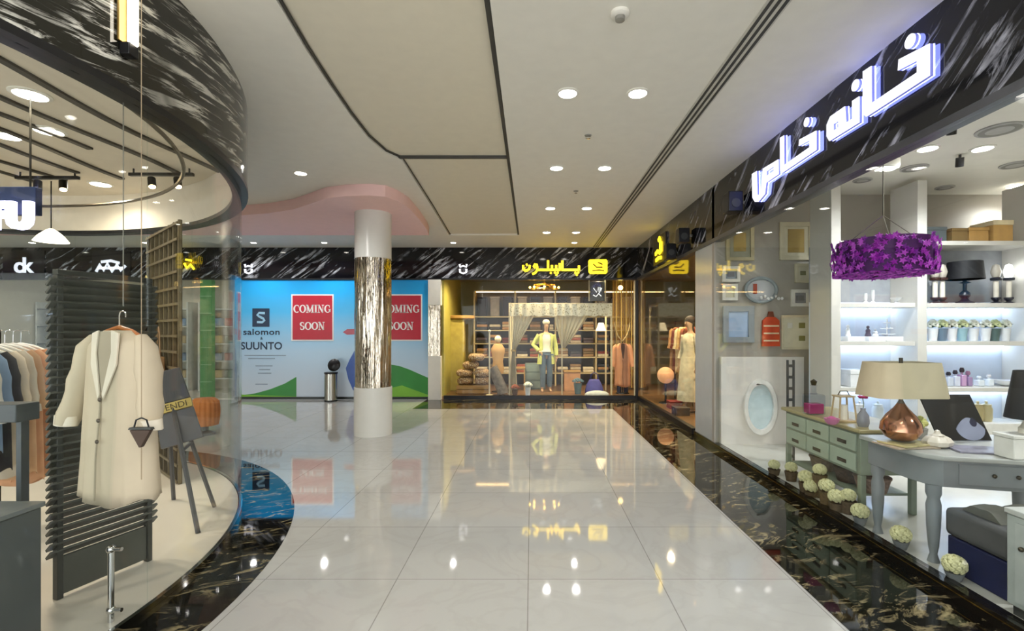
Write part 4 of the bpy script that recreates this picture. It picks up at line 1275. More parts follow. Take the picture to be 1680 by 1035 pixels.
# small triangular bag hung on a chain by the coat
x, y, z = X(232, 2.33), 2.33, Z(718, 2.33)
t = thing('pendant_bag', 'small dark umbrella-shaped bag hanging against the lower right of the beige coat', 'bag', (x, y, z))
B().prism([[(-.055, .04), (.055, .04), (.05, .05), (-.05, .05)], ], lambda u, v, q: (x + u, y + q, z + v), -.012, .012).build('flap', slate_d, t)
B().prism([[(-.05, .038), (.05, .038), (.004, -.045), (-.004, -.045)]], lambda u, v, q: (x + u, y + q, z + v), -.012, .012).build('bag_body', mk('bag_brown', '433226', .6), t, .003)
B().tube([(x - .035, y, z + .05), (x - .025, y, z + .085), (x, y, z + .095), (x + .025, y, z + .085), (x + .035, y, z + .05)], .004, 6).build('handle', black_metal, t)
B().cyl((x, y, z - .045), (x, y, z - .20), .0025, n=6).build('tassel_cord', mk('cord_tan', '9b8a70', .6), t)
B().cyl((x, y, z + .096), (x, y, HP - .001), .002, n=6).build('suspension_cord', mk('cord_tan', '9b8a70', .6), t)

# ---- clothes rail at the far left
rb = mk('rail_black', '26241f', .35, .6)
ra, re = Vector((-3.34, 2.78, 0)), Vector((-4.02, 3.68, 0))
t = thing('clothes_rail', 'dark rail loaded with white, blue and peach clothes at the left picture edge', 'clothes rail', ((ra.x + re.x) / 2, (ra.y + re.y) / 2, FP))
P3 = lambda f, z: tuple(ra.lerp(re, f)[:2]) + (z,)
B().tube([P3(0, FP), P3(0, 1.50), P3(.04, 1.54), P3(.96, 1.54), P3(1, 1.50), P3(1, FP)], .012, 8).build('rail_frame', rb, t)
for f_ in (0, 1):
    q = ra.lerp(re, f_)
    B().box(q.x - .16, q.x + .16, q.y - .02, q.y + .02, FP, FP + .018).build('foot', rb, t)
cols = ['e6e4de', '8aa4c4', '3b3a3e', 'e7d8c2', 'd8cfc0', 'd9b08c', 'dba884', 'c48f6c']
nm = ['white shirt nearest on the dark rail', 'pale blue shirt, second on the dark rail', 'charcoal top, third on the dark rail', 'cream blouse in the middle of the dark rail', 'off-white top just past the middle of the dark rail', 'sand blouse, third from the far end of the rail', 'peach dress, second from the far end of the rail', 'brownish peach dress at the far end of the dark rail']
for i, c in enumerate(cols):
    f_ = .10 + .115 * i
    q = ra.lerp(re, f_)
    ln = (.72, .66, .8, .80, .88, .92, 1.0, 1.02)[i]
    q = q + Vector((.015 * i, .012 * i, 0))
    local(garment, 'hanging_garment', nm[i], 'garment', (q.x, q.y, 1.40), math.radians(37), .32, ln, .034, mk('cloth_' + c, c, .85, var=.08), .42, i in (0, 4, 6), 'clothes on the dark rail', None, 1.1, None, .05)
    hanger('white hanger for the ' + nm[i].split(' on ')[0].split(' in ')[0].split(' at ')[0].split(' just ')[0].split(',')[0].replace(' nearest', ''), (q.x, q.y, 1.388), math.radians(37), .36, mk('hanger_white', 'e8e6e0', .4), .14, 'hangers on the dark rail')

# ---- dark plinth and shelf stand, bottom left
t = thing('display_plinth', 'dark grey display plinth at the bottom left corner', 'plinth', (-2.75, 1.85, FP))
B().box(-3.2, -2.31, 1.55, 2.30, FP, .68).build('body', mk('plinth_grey', '4c5050', .4, var=.05), t, .006)
B().box(-3.21, -2.30, 1.54, 2.31, .681, .705).build('top', mk('plinth_top', '6d7171', .25), t, .004)
t = thing('shelf_stand', 'dark narrow shelf stand in front of the hanging clothes at the left edge', 'shelf', (-3.0, 2.5, FP))
B().box(-3.3, -2.56, 2.42, 2.54, Z(690, 2.48), Z(661, 2.48)).build('shelf', mk('shelf_slate', '43484c', .4), t, .004)
for xx in (-3.28, -2.60): B().box(xx, xx + .025, 2.46, 2.50, FP, Z(690, 2.48) - .0005).build('upright', mk('shelf_slate', '43484c', .4), t)

# ---- easel with boards
gm = mk('easel_grey', '45464a', .5)
t = thing('display_easel', 'dark grey easel with two tilted boards and a gold nameplate behind the glass', 'easel', (-2.62, 3.85, FP))
apex = Vector((X(272, 3.95), 3.95, 1.20))
f1, f2, f3 = Vector((X(325, 3.58), 3.58, FP)), Vector((X(352, 4.12), 4.12, FP)), Vector((X(285, 4.3), 4.3, FP))
for f_ in (f1, f2, f3):
    dv = (f_ - apex)
    B().tube([apex + dv * .02, f_], .017, 6).build('leg', gm, t)
B().tube([apex.lerp(f1, .52), apex.lerp(f2, .52)], .014, 6).build('crossbar', gm, t)
vv = (f1.lerp(f2, .35) - apex).normalized()
nv = Vector((.45, -1, .25))
nv = (nv - vv * nv.dot(vv)).normalized()
uu = nv.cross(vv).normalized()
if uu.x < 0: uu = -uu
fb = lambda u, v, q: tuple(apex + vv * v + uu * u + nv * (.03 + q))
B().prism([[(-.10, .02), (.10, .02), (.12, .28), (-.12, .28)]], fb, 0, .03).build('upper_board', gm, t, .004)
B().prism([[(-.125, .36), (.125, .36), (.14, .62), (-.14, .62)]], fb, 0, .03).build('lower_board', mk('board_grey', '5a5b60', .5), t, .004)
o = B().prism([[(-.115, .285), (.125, .285), (.125, .355), (-.115, .355)]], fb, 0, .035).build('nameplate', mk('gold_plate', 'cbb36b', .3, .6), t, .003)
B().text('FENDI', .066, lambda u, v, q: fb(u + .005, .342 - v, .036 + q), .003, True, 1.0).build('lettering', mk('plate_ink', '3f3118', .5), o)

# bags on the lattice screen
p0, d, nrm, L = SCR
yaw = math.atan2(d.y, d.x)
def bag(u, z, w_, h, col, label, strap=.3, cat='bag'):
    c = p0 + d * u - nrm * .085
    def go():
        t = thing('shoulder_bag', label, cat, (c.x, c.y, z), 'bags on the lattice screen')
        m = mk('bag_' + col, col, .45, var=.2, scale=6)
        B().prism([[(-w_ / 2, 0), (w_ / 2, 0), (w_ * .42, h), (-w_ * .42, h)]], lambda a_, b_, q: (a_, q, b_), -.04, .04).build('bag_body', m, t, .012)
        B().prism([[(-w_ * .44, h * .45), (w_ * .44, h * .45), (w_ * .43, h * 1.01), (-w_ * .43, h * 1.01)]], lambda a_, b_, q: (a_, q, b_), -.05, -.041).build('flap', m, t, .003)
        B().tube([(-w_ * .38, 0, h), (-w_ * .2, 0, h + strap * .8), (0, 0, h + strap), (w_ * .2, 0, h + strap * .8), (w_ * .38, 0, h)], .006, 6).build('strap', m, t)
        t.rotation_euler = (0, 0, yaw)
    local(go)
bag(.35, 1.55, .22, .45, 'b8a155', 'mustard bag high on the lattice screen behind the coat shoulder', .12)
bag(.62, .88, .28, .38, '5b3c2a', 'large brown leather bag on the lattice screen right of the coat', .4)
bag(.90, .92, .16, .34, '8a6a48', 'tan bag at the right edge of the lattice screen', .3)
bag(.25, .34, .34, .34, '2a2724', 'black bag low on the lattice screen beside the easel', .22)

# chrome handle fixed near the glass
a = math.radians(-1.0)
hx, hy = PCX + (PR - .07) * math.cos(a), PCY + (PR - .07) * math.sin(a)
t = thing('door_pull', 'short upright chrome bar with ball ends beside the curved glass', 'handle', (hx, hy, FP))
B().cyl((hx, hy, FP), (hx, hy, .40), .014).build('bar', chrome, t)
for z in (.09, .40):
    B().ball((hx, hy, z), .022, 12).build('ball_end', chrome, t)
    B().cyl((hx, hy, z), (hx + .055, hy, z), .010).build('standoff', chrome, t)
# track spotlights
for i, (px, py, dd, l) in enumerate(((265, 316, 4.9, 'dark track with two spotlights under the cream ceiling, right'), (78, 314, 5.0, 'dark track with spotlights under the cream ceiling near the left edge'))):
    x, y = X(px, dd), dd
    t = thing('track_light', l, 'track light', (x, y, HP))
    B().box(x - .32, x + .32, y - .018, y + .018, HP - .075, HP - .045).build('track', rb, t)
    for s_ in (-.28, .28): B().cyl((x + s_, y, HP - .045), (x + s_, y, HP), .008).build('stem', rb, t)
    for s_ in (-.1, .16):
        o = B().cyl((x + s_, y, HP - .10), (x + s_ + .03, y - .03, HP - .19), .035).build('spot_head', rb, t)
        B().cyl((x + s_ + .0301, y - .0301, HP - .1905), (x + s_ + .031, y - .031, HP - .193), .028).build('lens', lamp_warm, o)
# lit dome pendant
x, y = X(84, 5.3), 5.3
t = thing('dome_pendant', 'glowing white dome pendant lamp at the left below the cream ceiling', 'pendant lamp', (x, y, HP))
B().cyl((x, y, 2.62), (x, y, HP), .006).build('rod', rb, t)
B().lathe([(.02, .0), (.06, -.02), (.11, -.07), (.15, -.13), (.145, -.13), (.10, -.065), (.055, -.015), (.02, .01)], x, y, 2.62, 32).build('lamp_shade', mk('dome_glow', 'fff3dd', emit=2.2, ecol='ffedd0'), t)
# blue lit hanging sign
x0, x1, y = X(-60, 3.4), X(58, 3.4), 3.4
t = thing('hanging_sign', 'dark blue hanging sign with large pale glowing letters at the left edge', 'sign', ((x0 + x1) / 2, y, 2.4))
B().box(x0, x1, y, y + .05, Z(352, y), Z(306, y)).build('panel', mk('sign_navy', '1c2a4a', .3), t, .004)
for xx in (x0 + .08, x1 - .06): B().cyl((xx, y + .025, Z(306, y)), (xx, y + .025, HP), .006, n=8).build('rod', rb, t)
lav = mk('sign_lavender', 'ffffff', emit=1.3, ecol='cfc8ff')
for px, ch in ((40, 'U'), (6, 'F')):
    B().text(ch, .25, lambda u, v, q: (X(px, y) + u, y - .03 - q, Z(375, y) + v), .04, True, bold=.012).build('letter', lav, t)
# orange stool beyond the glass
x, y = X(336, 7.2), 7.2
t = thing('pleated_stool', 'round orange pleated stool on a short grey foot seen through the curved glass', 'stool', (x, y, 0))
B().lathe([(.14, 0), (.13, .03), (.05, .06), (.05, .14)], x, y, 0, 24).build('foot', mk('stool_grey', '6b6f72', .5), t)
b = B()
rings = []
for i in range(9):
    v = i / 8
    r_ = .19 * (.80 + .2 * math.sin(PI * (.15 + .7 * v)))
    if i == 8: r_ = .12
    rings.append([(x + r_ * (1 + .045 * math.cos(18 * k * 2 * PI / 108)) * math.cos(k * 2 * PI / 108), y + r_ * (1 + .045 * math.cos(18 * k * 2 * PI / 108)) * math.sin(k * 2 * PI / 108), .14 + .40 * v) for k in range(108)])
b.loft(rings).build('seat', mk('orange_velvet', 'cf7d3f', .7, var=.12), t, ang=80)

# ================================================================ FAR SHOPFRONT: the printed hoarding
HY = YB - .0
t = thing('hoarding', 'blue printed hoarding with red COMING SOON notices across the closed shopfront', 'hoarding', (-4.5, HY, 0))
hx0, hx1 = -6.68, -2.33
B().box(hx0, hx1, HY - .02, HY + .03, .06, HF - .04).build('printed_panel', print_sky(), t)
B().box(hx0, hx1, HY - .03, HY + .03, .0035, .06).build('kickboard', mk('kick_dark', '1d241f', .4), t)
fp = lambda u, v, q: (u, HY - .0205 - q, v)
px = lambda a, b_: (X(a, HY), Z(b_, HY))
gr = mk('print_green', '2f8a35', .35, var=.12, scale=2)
gr2 = mk('print_green_light', '7dbb3a', .35, var=.1, scale=2)
def curve(pts, base):
    return [[px(*p) for p in pts] + [px(pts[-1][0], base), px(pts[0][0], base)]]
B().prism(curve([(397, 648), (420, 645), (445, 638), (468, 629), (487, 618)], 652), fp, 0, .002).build('hill_print', gr, t)
B().prism(curve([(397, 647), (425, 648), (455, 649), (487, 650)], 653), fp, .0022, .0035).build('grass_print', gr2, t)
B().prism(curve([(642, 598), (655, 600), (672, 606), (690, 614), (704, 620)], 652), fp, 0, .002).build('hill_print', gr, t)
B().prism(curve([(642, 636), (660, 632), (682, 640), (704, 648)], 652), fp, .0022, .0035).build('grass_print', gr2, t)
B().prism([[px(*p) for p in ((574, 590), (584, 572), (600, 560), (600, 642), (580, 640), (572, 622), (568, 604))]], fp, .002, .004).build('figure_print', mk('print_blue', '2450a8', .3), t)
B().prism([[px(*p) for p in ((563, 545), (570, 540), (600, 539), (600, 548), (570, 549))]], fp, .002, .004).build('figure_print', mk('print_red', 'b14a5c', .3), t)
red = mk('notice_red', 'bf1733', .35, var=.05)
wht = mk('notice_white', 'f2efee', .4, var=.02)
def serif(b, ch, u0, s_):
    """fat-and-thin capitals; s_ = height, returns the width"""
    F = lambda u, v, q: fp(u0 + u * s_, bz + v * s_, q)
    A, Tn = .105, .045
    w0_, w1_ = .0105, .0135
    st = lambda pts: b.stroke(pts, A, Tn, F, w0_, w1_)
    sl = lambda x0, x1, y: b.stroke([(x0, y), (x1, y)], Tn, Tn, F, w0_, w1_)
    arc = lambda cx, cy, rx, ry, a0, a1, n=14: [(cx + rx * math.cos(math.radians(a0 + (a1 - a0) * i / n)), cy + ry * math.sin(math.radians(a0 + (a1 - a0) * i / n))) for i in range(n + 1)]
    if ch == 'C':
        st(arc(.42, .5, .33, .465, 50, 310)); b.stroke([(.66, .66), (.66, .95)], .03, .03, F, w0_, w1_); return .76
    if ch == 'O':
        st(arc(.42, .5, .33, .465, 0, 360, 24)); return .86
    if ch == 'G':
        st(arc(.42, .5, .33, .465, 50, 320)); st([(.68, .08), (.68, .42)]); sl(.52, .82, .42); b.stroke([(.66, .66), (.66, .95)], .03, .03, F, w0_, w1_); return .88
    if ch == 'S':
        st(arc(.32, .73, .2, .235, 40, 270, 10) + arc(.32, .26, .22, .235, 90, -140, 10)[1:]); b.stroke([(.52, .70), (.52, .95)], .025, .03, F, w0_, w1_); b.stroke([(.1, .05), (.1, .32)], .025, .03, F, w0_, w1_); return .66
    if ch == 'I':
        st([(.2, 0), (.2, 1)]); sl(.04, .36, .03); sl(.04, .36, .97); return .42
    if ch == 'N':
        b.stroke([(.16, 0), (.16, 1)], .04, Tn, F, w0_, w1_); b.stroke([(.14, 1), (.68, 0)], A, .09, F, w0_, w1_); b.stroke([(.68, 0), (.68, 1)], .04, Tn, F, w0_, w1_); sl(.02, .32, .03); sl(.0, .2, .97); sl(.54, .84, .97); return .88
    if ch == 'M':
        b.stroke([(.14, 0), (.16, 1)], .04, Tn, F, w0_, w1_); b.stroke([(.16, 1), (.48, .05)], A, .06, F, w0_, w1_); b.stroke([(.48, .05), (.80, 1)], .035, .04, F, w0_, w1_); st([(.82, 0), (.82, 1)]); sl(.0, .3, .03); sl(.66, 1.0, .03); sl(.0, .2, .97); sl(.76, 1.0, .97); return 1.05
    return .4
bz = 0
def notice(pxl, pxr, label):
    x0, z1 = px(pxl, 485)
    x1, z0 = px(pxr, 557)
    t2 = thing('notice', label, 'notice', ((x0 + x1) / 2, HY - .02, z0), 'red notices on the hoarding')
    B().box(x0 - .03, x1 + .03, HY - .027, HY - .0205, z0 - .03, z1 + .03).build('border', wht, t2)
    B().box(x0, x1, HY - .030, HY - .0275, z0, z1).build('red_panel', red, t2)
    global bz
    for word, yy in (('COMING', 513), ('SOON', 541)):
        bz = Z(yy, HY)
        s_ = .175
        wd = sum({'C': .76, 'O': .86, 'G': .88, 'S': .66, 'I': .42, 'N': .88, 'M': 1.05}[c] for c in word) * s_
        b = B()
        u = (x0 + x1) / 2 - wd / 2
        for c in word: u += serif(b, c, u, s_) * s_
        b.build('lettering', wht, t2)
notice(481, 546, 'red COMING SOON notice with a white border left of the round column')
notice(626, 691, 'red COMING SOON notice partly hidden behind the round column')
ink = mk('print_navy', '14304e', .35)
x0, z0 = px(415, 536)
x1, z1 = px(443, 506)
B().prism([[(x0, z0), (x1, z0), (x1, z1), (x0, z1)]], fp, 0, .003).build('emblem_print', ink, t)
cxm, czm = (x0 + x1) / 2, (z0 + z1) / 2
B().stroke([(cxm + .09, czm + .10), (cxm - .04, czm + .105), (cxm - .08, czm + .06), (cxm - .03, czm + .02), (cxm + .05, czm - .02), (cxm + .08, czm - .06), (cxm + .03, czm - .105), (cxm - .09, czm - .10)], .026, .026, fp, .0032, .005).build('emblem_print', mk('print_sky_pale', '9ccbe8', .3), t)
B().text('salomon', .235, lambda u, v, q: fp(X(430, HY) + u * 1.0, Z(549, HY) + v * .8, .002 + q), .003, True, 1.05, .004).build('lettering', ink, t)
B().text('&', .09, lambda u, v, q: fp(X(430, HY) + u, Z(557, HY) + v, .002 + q), .003).build('lettering', ink, t)
B().text('SUUNTO', .235, lambda u, v, q: fp(X(430, HY) + u * .98, Z(573, HY) + v * 1.0, .002 + q), .003, True, 1.0, .004).build('lettering', ink, t)
b = B()
for yy, xa, xb in ((583, 402, 470), (588, 408, 452), (600, 420, 448), (606, 426, 444), (612, 424, 446), (630, 420, 440)):
    b.box(X(xa, HY), X(xb, HY), HY - .0225, HY - .0205, Z(yy + .6, HY), Z(yy - .6, HY))
b.build('small_print', mk('print_grey', '7f90a6', .4), t)
# dark clutter of the kick strip, bin
bx, by = X(543, 10.72), 10.72
t = thing('pedal_bin', 'brushed steel bin with its round black lid swung open before the hoarding', 'bin', (bx, by, 0))
B().lathe([(.135, .03), (.135, .60), (.13, .605)], bx, by, 0, 32).build('bin_body', mk('brushed_steel', 'b9b6ae', .22, 1, var=.06), t)
B().lathe([(.14, .0035), (.14, .03)], bx, by, 0, 32).build('base_ring', black_metal, t)
B().lathe([(.141, .606), (.141, .635), (.11, .64)], bx, by, 0, 32).build('rim', black_metal, t)
b = B()
b.M = Matrix.Translation((bx + .05, by + .04, .79)) @ Matrix.Rotation(1.35, 4, 'X')
b.lathe([(.001, -.02), (.12, -.015), (.14, 0), (.12, .02), (.001, .035)], 0, 0, 0, 28).build('lid', black_metal, t)
B().box(bx - .05, bx + .05, by - .17, by - .13, .012, .03).build('pedal', black_metal, t)

# white marks on the fascia
for pxx, l in ((408, 'small white horseshoe mark on the black fascia above the blue hoarding'), (760, 'small white horseshoe mark on the black fascia left of the yellow lettering')):
    y = YB - .031
    t = thing('fascia_mark', l, 'sign', (X(pxx, y), y, Z(438, y)), 'white marks on the far fascia')
    f = lambda u, v, q: (u, y - q, v)
    cxm, czm = X(pxx, y), Z(445, y)
    B().stroke([(cxm - .075, czm + .05), (cxm - .07, czm - .02), (cxm, czm - .05), (cxm + .07, czm - .02), (cxm + .075, czm + .05)], .022, .018, f, 0, .02).build('lower_mark', sign_white, t)
    B().stroke([(cxm - .08, czm + .16), (cxm - .07, czm + .10), (cxm, czm + .12), (cxm + .07, czm + .10), (cxm + .08, czm + .16)], .022, .018, f, 0, .02).build('upper_mark', sign_white, t)

# yellow lettering over the clothes shop
y = YB - .031
t = thing('lettered_sign', 'yellow glowing lettering on the far black fascia above the clothes shop', 'shop sign', (X(905, y), y, Z(440, y)))
fy = lambda u, v, q: (X(700 + u * .2262, y), y - q, Z(390 + v * .2262, y))
def ysign(strokes, w_=8, dots=()):
    b = B()
    for s_ in strokes: b.stroke(s_, w_, w_, fy, .01, .04)
    for d_ in dots: b.prism([[(d_[0] + 8 * math.cos(k * PI / 4), d_[1] + 8 * math.sin(k * PI / 4)) for k in range(8)]], fy, .01, .04)
    return b.build('letter', yel, t)
ysign([[(700, 200), (700, 226), (712, 238), (728, 238), (744, 226), (748, 200)]], 8, [(726, 196)])
ysign([[(788, 218), (776, 208), (784, 194), (798, 196), (802, 214), (800, 238), (786, 256), (766, 264)]])
ysign([[(800, 234), (968, 234)], [(880, 165), (880, 234)], [(908, 200), (908, 234)], [(938, 200), (938, 234)], [(964, 186), (964, 234)]], 8, [(900, 256), (930, 254), (950, 254), (940, 270)])
ysign([[(984, 166), (984, 234)], [(976, 234), (1104, 234)], [(1104, 204), (1104, 238)]], 8, [(1078, 254), (1098, 254), (1088, 270)])
t = thing('emblem_sign', 'yellow rounded square emblem at the right of the yellow far lettering', 'shop sign', (X(981, y), y, Z(440, y)))
rq = [(1180, 160), (1300, 158), (1310, 170), (1308, 250), (1298, 262), (1184, 262), (1174, 250), (1172, 170)]
B().prism([rq], fy, .005, .035).build('plate', yel, t)
b = B()
for s_ in ([(1205, 190), (1230, 215), (1275, 215)], [(1200, 240), (1250, 236), (1285, 240)], [(1240, 180), (1275, 195)]): b.stroke(s_, 5, 5, fy, .036, .042)
b.build('emblem', mk('emblem_dark', '8f7414', .5), t)

# ================================================================ FAR SHOPFRONT: the clothes shop window
FC = .061
cream_w = mk('cream_wood', 'd2c296', .5, var=.1)
tan_w = mk('tan_wood', 'b08a4e', .5, var=.15)
# shelving along the back
t = thing('clothes_shelving', 'long cream wood shelving full of folded clothes on the back wall of the clothes shop', 'shelving', (.2, 13.4, FC))
SH = [.42, .85, 1.22, 1.58, 1.95]
for xx in (-1.55, -.45, .65, 1.75, 2.85): B().box(xx - .02, xx + .02, 13.2, 13.78, FC, 2.62).build('upright', cream_w, t)
for z in SH: B().box(-1.55, 2.85, 13.2, 13.78, z - .03, z).build('shelf', cream_w, t)
B().box(-1.55, 2.85, 13.2, 13.78, 2.62, 2.65).build('top_board', cream_w, t)
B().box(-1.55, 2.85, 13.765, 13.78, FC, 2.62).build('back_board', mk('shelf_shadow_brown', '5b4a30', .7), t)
B().box(-1.5, 2.8, 13.22, 13.24, 2.60, 2.618).build('light_strip', led_warm, t)
fc = ['6e2f2a', 'c9b79a', '3d3a3a', 'a5573a', 'e0d6c0', '7d6a4c', '54484f', 'b98f64', '8c3f3a', '40454f', 'd8cdb6', '9a7b55']
rows = ('bottom', 'second', 'third', 'fourth', 'top')
ords = ('first', 'second', 'third', 'fourth', 'fifth', 'sixth', 'seventh', 'eighth', 'ninth', 'tenth', 'eleventh', 'twelfth')
cname = {'6e2f2a': 'dark red', 'c9b79a': 'sand', '3d3a3a': 'charcoal', 'a5573a': 'rust', 'e0d6c0': 'cream', '7d6a4c': 'khaki', '54484f': 'plum-grey', 'b98f64': 'tan', '8c3f3a': 'brick red', '40454f': 'slate', 'd8cdb6': 'ivory', '9a7b55': 'camel'}
for r in range(4):
    for i in range(12):
        bay, k = divmod(i, 3)
        x = -1.55 + bay * 1.1 + .2 + k * .35
        c = fc[(i * 5 + r * 7) % 12]
        n_ = 2 + (i + r) % 2
        t2 = thing('folded_clothes', '%s folded clothes, %s stack from left, %s shelf behind the canopy' % (cname[c], ords[i], rows[r]), 'folded clothes', (x, 13.42, SH[r]), 'folded stacks on the back shelves')
        for q in range(n_):
            cc = c if q != 1 else fc[(i * 3 + r + 4) % 12]
            B().box(x - .145, x + .145, 13.24, 13.6, SH[r] + .001 + q * .075, SH[r] + .074 + q * .075).build('garment', mk('fold_' + cc, cc, .85, var=.15), t2, .02)
# row of hanging dark and pale clothes above (top compartment)
for i in range(12):
    x = -1.55 + (i // 3) * 1.1 + .2 + (i % 3) * .35
    c = ('2b2427', 'b9b2a8', '35282c', 'cfc6b4')[i % 4]
    t2 = thing('hanging_garment', '%s, %s from left in the top compartment of the back shelves' % (('black folded top', 'pale grey top', 'dark plum top', 'cream top')[i % 4], ords[i] if i < 12 else 'last'), 'garment', (x, 13.45, SH[4] + .0), 'tops in the top compartment')
    B().box(x - .12, x + .12, 13.25, 13.6, SH[4] + .001, SH[4] + .50).build('body', mk('top_' + c, c, .85, var=.12), t2, .03)
    B().box(x - .13, x + .13, 13.24, 13.61, SH[4] + .501, SH[4] + .53).build('fold', mk('top_' + c, c, .85), t2, .01)
# yellow counter with a rounded tan top, left
x, y = X(752, 12.2), 12.2
t = thing('display_column', 'yellow-green display column with a broad tan round cap at the left of the clothes shop', 'display column', (x, y, FC))
B().box(x - .20, x + .16, y - .15, y + .15, FC, Z(524, y)).build('body', mk('yellow_green_col', 'b0a04e', .5, var=.12), t, .02)
B().lathe([(.28, 0), (.36, .03), (.36, .09), (.30, .10)], x + .05, y, Z(524, y) + .001, 32, 1, .6).build('cap', tan_w, t)
# pile of patterned cushions in a crate
x, y = X(778, 11.7), 11.65
t = thing('wooden_crate', 'low tan wooden crate under the pile of patterned cushions', 'crate', (x, y, FC))
for z in (FC + .02, FC + .12): 
    for sy in (-1, 1): B().box(x - .38, x + .38, y + sy * .24 - .012, y + sy * .24 + .012, z, z + .085).build('slat', tan_w, t, .003)
    for sx in (-1, 1): B().box(x + sx * .365 - .012, x + sx * .365 + .012, y - .225, y + .225, z, z + .085).build('end_slat', tan_w, t, .003)
B().box(x - .35, x + .35, y - .225, y + .225, FC + .01, FC + .10).build('base', mk('crate_base', '6b4a26', .6), t)
def cushion_mat():
    m, tr, b_ = nodes('cushion_print')
    tc = tr.nodes.new('ShaderNodeTexCoord')
    v = tr.nodes.new('ShaderNodeTexVoronoi')
    v.inputs['Scale'].default_value = 16
    r = tr.nodes.new('ShaderNodeValToRGB')
    for e, (p, c) in zip(r.color_ramp.elements, ((.3, 'd9c4a0'), (.42, '6a3a22'))):
        e.position = p
        e.color = lin(c)
    e = r.color_ramp.elements.new(.62)
    e.color = lin('c6a77d')
    tr.links.new(tc.outputs['Object'], v.inputs['Vector'])
    tr.links.new(v.outputs['Distance'], r.inputs[0])
    tr.links.new(r.outputs[0], b_.inputs['Base Color'])
    b_.inputs['Roughness'].default_value = .85
    return m
cm = cushion_mat()
cush = [(-.20, 0, .365, 'bottom left'), (.20, 0, .365, 'bottom right'), (-.22, -.01, .55, 'middle left'), (.19, .0, .55, 'middle right'), (-.08, .02, .735, 'second from top'), (.06, .0, .92, 'topmost')]
for dx, dy, z, l in cush:
    b = B()
    rings = []
    for i in range(9):
        a_ = -PI / 2 + PI * i / 8
        rr_ = .02 + .98 * abs(math.cos(a_)) ** .45
        rings.append([(.19 * rr_ * math.copysign(abs(math.cos(q * PI / 12)) ** .6, math.cos(q * PI / 12)), .2 * rr_ * math.copysign(abs(math.sin(q * PI / 12)) ** .6, math.sin(q * PI / 12)), .088 * math.sin(a_)) for q in range(24)])
    o = b.loft(rings).build('cushion', cm, None, ang=80)
    o.location = (x + dx, y + dy, z)
    o.rotation_euler = (.02, .02 * (1 if dx > 0 else -1), dx * .3)
    tag(o, 'brown and cream patterned cushion, %s of the pile in the crate' % l, 'cushion', 'cushions in the crate')
# bust form with round head on a stand
x, y = X(817, 11.9), 11.9
t = thing('dress_form', 'tan dress form with a round white cap beside a thin white post', 'dress form', (x, y, FC))
B().lathe([(.16, 0), (.15, .02), (.02, .04), (.018, .45)], x, y, FC, 20).build('stand', black_metal, t)
B().lathe([(.13, .45), (.15, .55), (.12, .75), (.16, .95), (.17, 1.05), (.10, 1.16), (.045, 1.18), (.045, 1.22)], x, y, FC, 24, 1, .7).build('torso', mk('form_tan', 'c09a62', .7, var=.1), t)
B().ball((x, y, FC + 1.29), .085, 16).build('cap', mk('form_white', 'e9dfc6', .5), t)
# clothes stand post
x, y = X(803, 11.27), 11.27
t = thing('coat_stand', 'thin white post standing between the cushions and the dress form', 'stand', (x, y, FC))
B().lathe([(.09, 0), (.08, .015), (.018, .025)], x, y, FC, 20).build('foot', cream_w, t)
B().cyl((x, y, FC + .02), (x, y, Z(545, y)), .018).build('post', mk('post_white', 'e0d8c6', .4), t)
B().ball((x, y, Z(545, y) + .025), .035, 12).build('finial', mk('post_white', 'e0d8c6', .4), t)
# draped grey-brown scarf heap
x, y = X(822, 11.4), 11.36
b = B()
rings = []
for i in range(14):
    v = i / 13
    rings.append([(x - .19 + .26 * v + (.09 + .05 * v) * math.cos(q * PI / 10), y + .1 * math.sin(q * PI / 10), FC + .62 * (1 - v) + .02 + (.05) * math.sin(q * PI / 10 * 3 + v * 6) * .3 + .05 * math.cos(q * PI / 10)) for q in range(20)])
rings = [[(a_, b2, max(c, FC + .001)) for a_, b2, c in r] for r in rings]
tag(b.loft(rings).build('rolled_rug', mk('shawl', '8a8074', .9, var=.3, scale=12), None, ang=80, at=(x, y, FC)), 'grey-brown rolled rug leaning by the thin white post under the dress form', 'rug')

# canopy with curtains
t = thing('canopy_frame', 'cream four-post canopy with a lace valance in the middle of the clothes shop window', 'canopy', (X(918, 11.35), 11.5, FC))
pw_ = mk('canopy_cream', 'd8cba8', .45, var=.05)
cx0, cx1, cy0, cy1 = X(836, 11.3), X(1003, 11.3), 11.3, 12.15
zt_ = Z(500, 11.3)
for xx in (cx0, cx1):
    for yy in (cy0, cy1): B().box(xx - .02, xx + .02, yy - .02, yy + .02, FC, zt_).build('post', pw_, t, .003)
B().box(X(922, 11.3) - .014, X(922, 11.3) + .014, cy0 - .02, cy0 + .02, FC, zt_ - .27).build('post', pw_, t, .003)
for yy in (cy0, cy1): B().box(cx0 - .02, cx1 + .02, yy - .02, yy + .02, zt_ + .001, zt_ + .04).build('top_rail', pw_, t, .003)
for xx in (cx0, cx1): B().box(xx - .02, xx + .02, cy0 + .021, cy1 - .021, zt_ + .001, zt_ + .04).build('top_rail', pw_, t, .003)
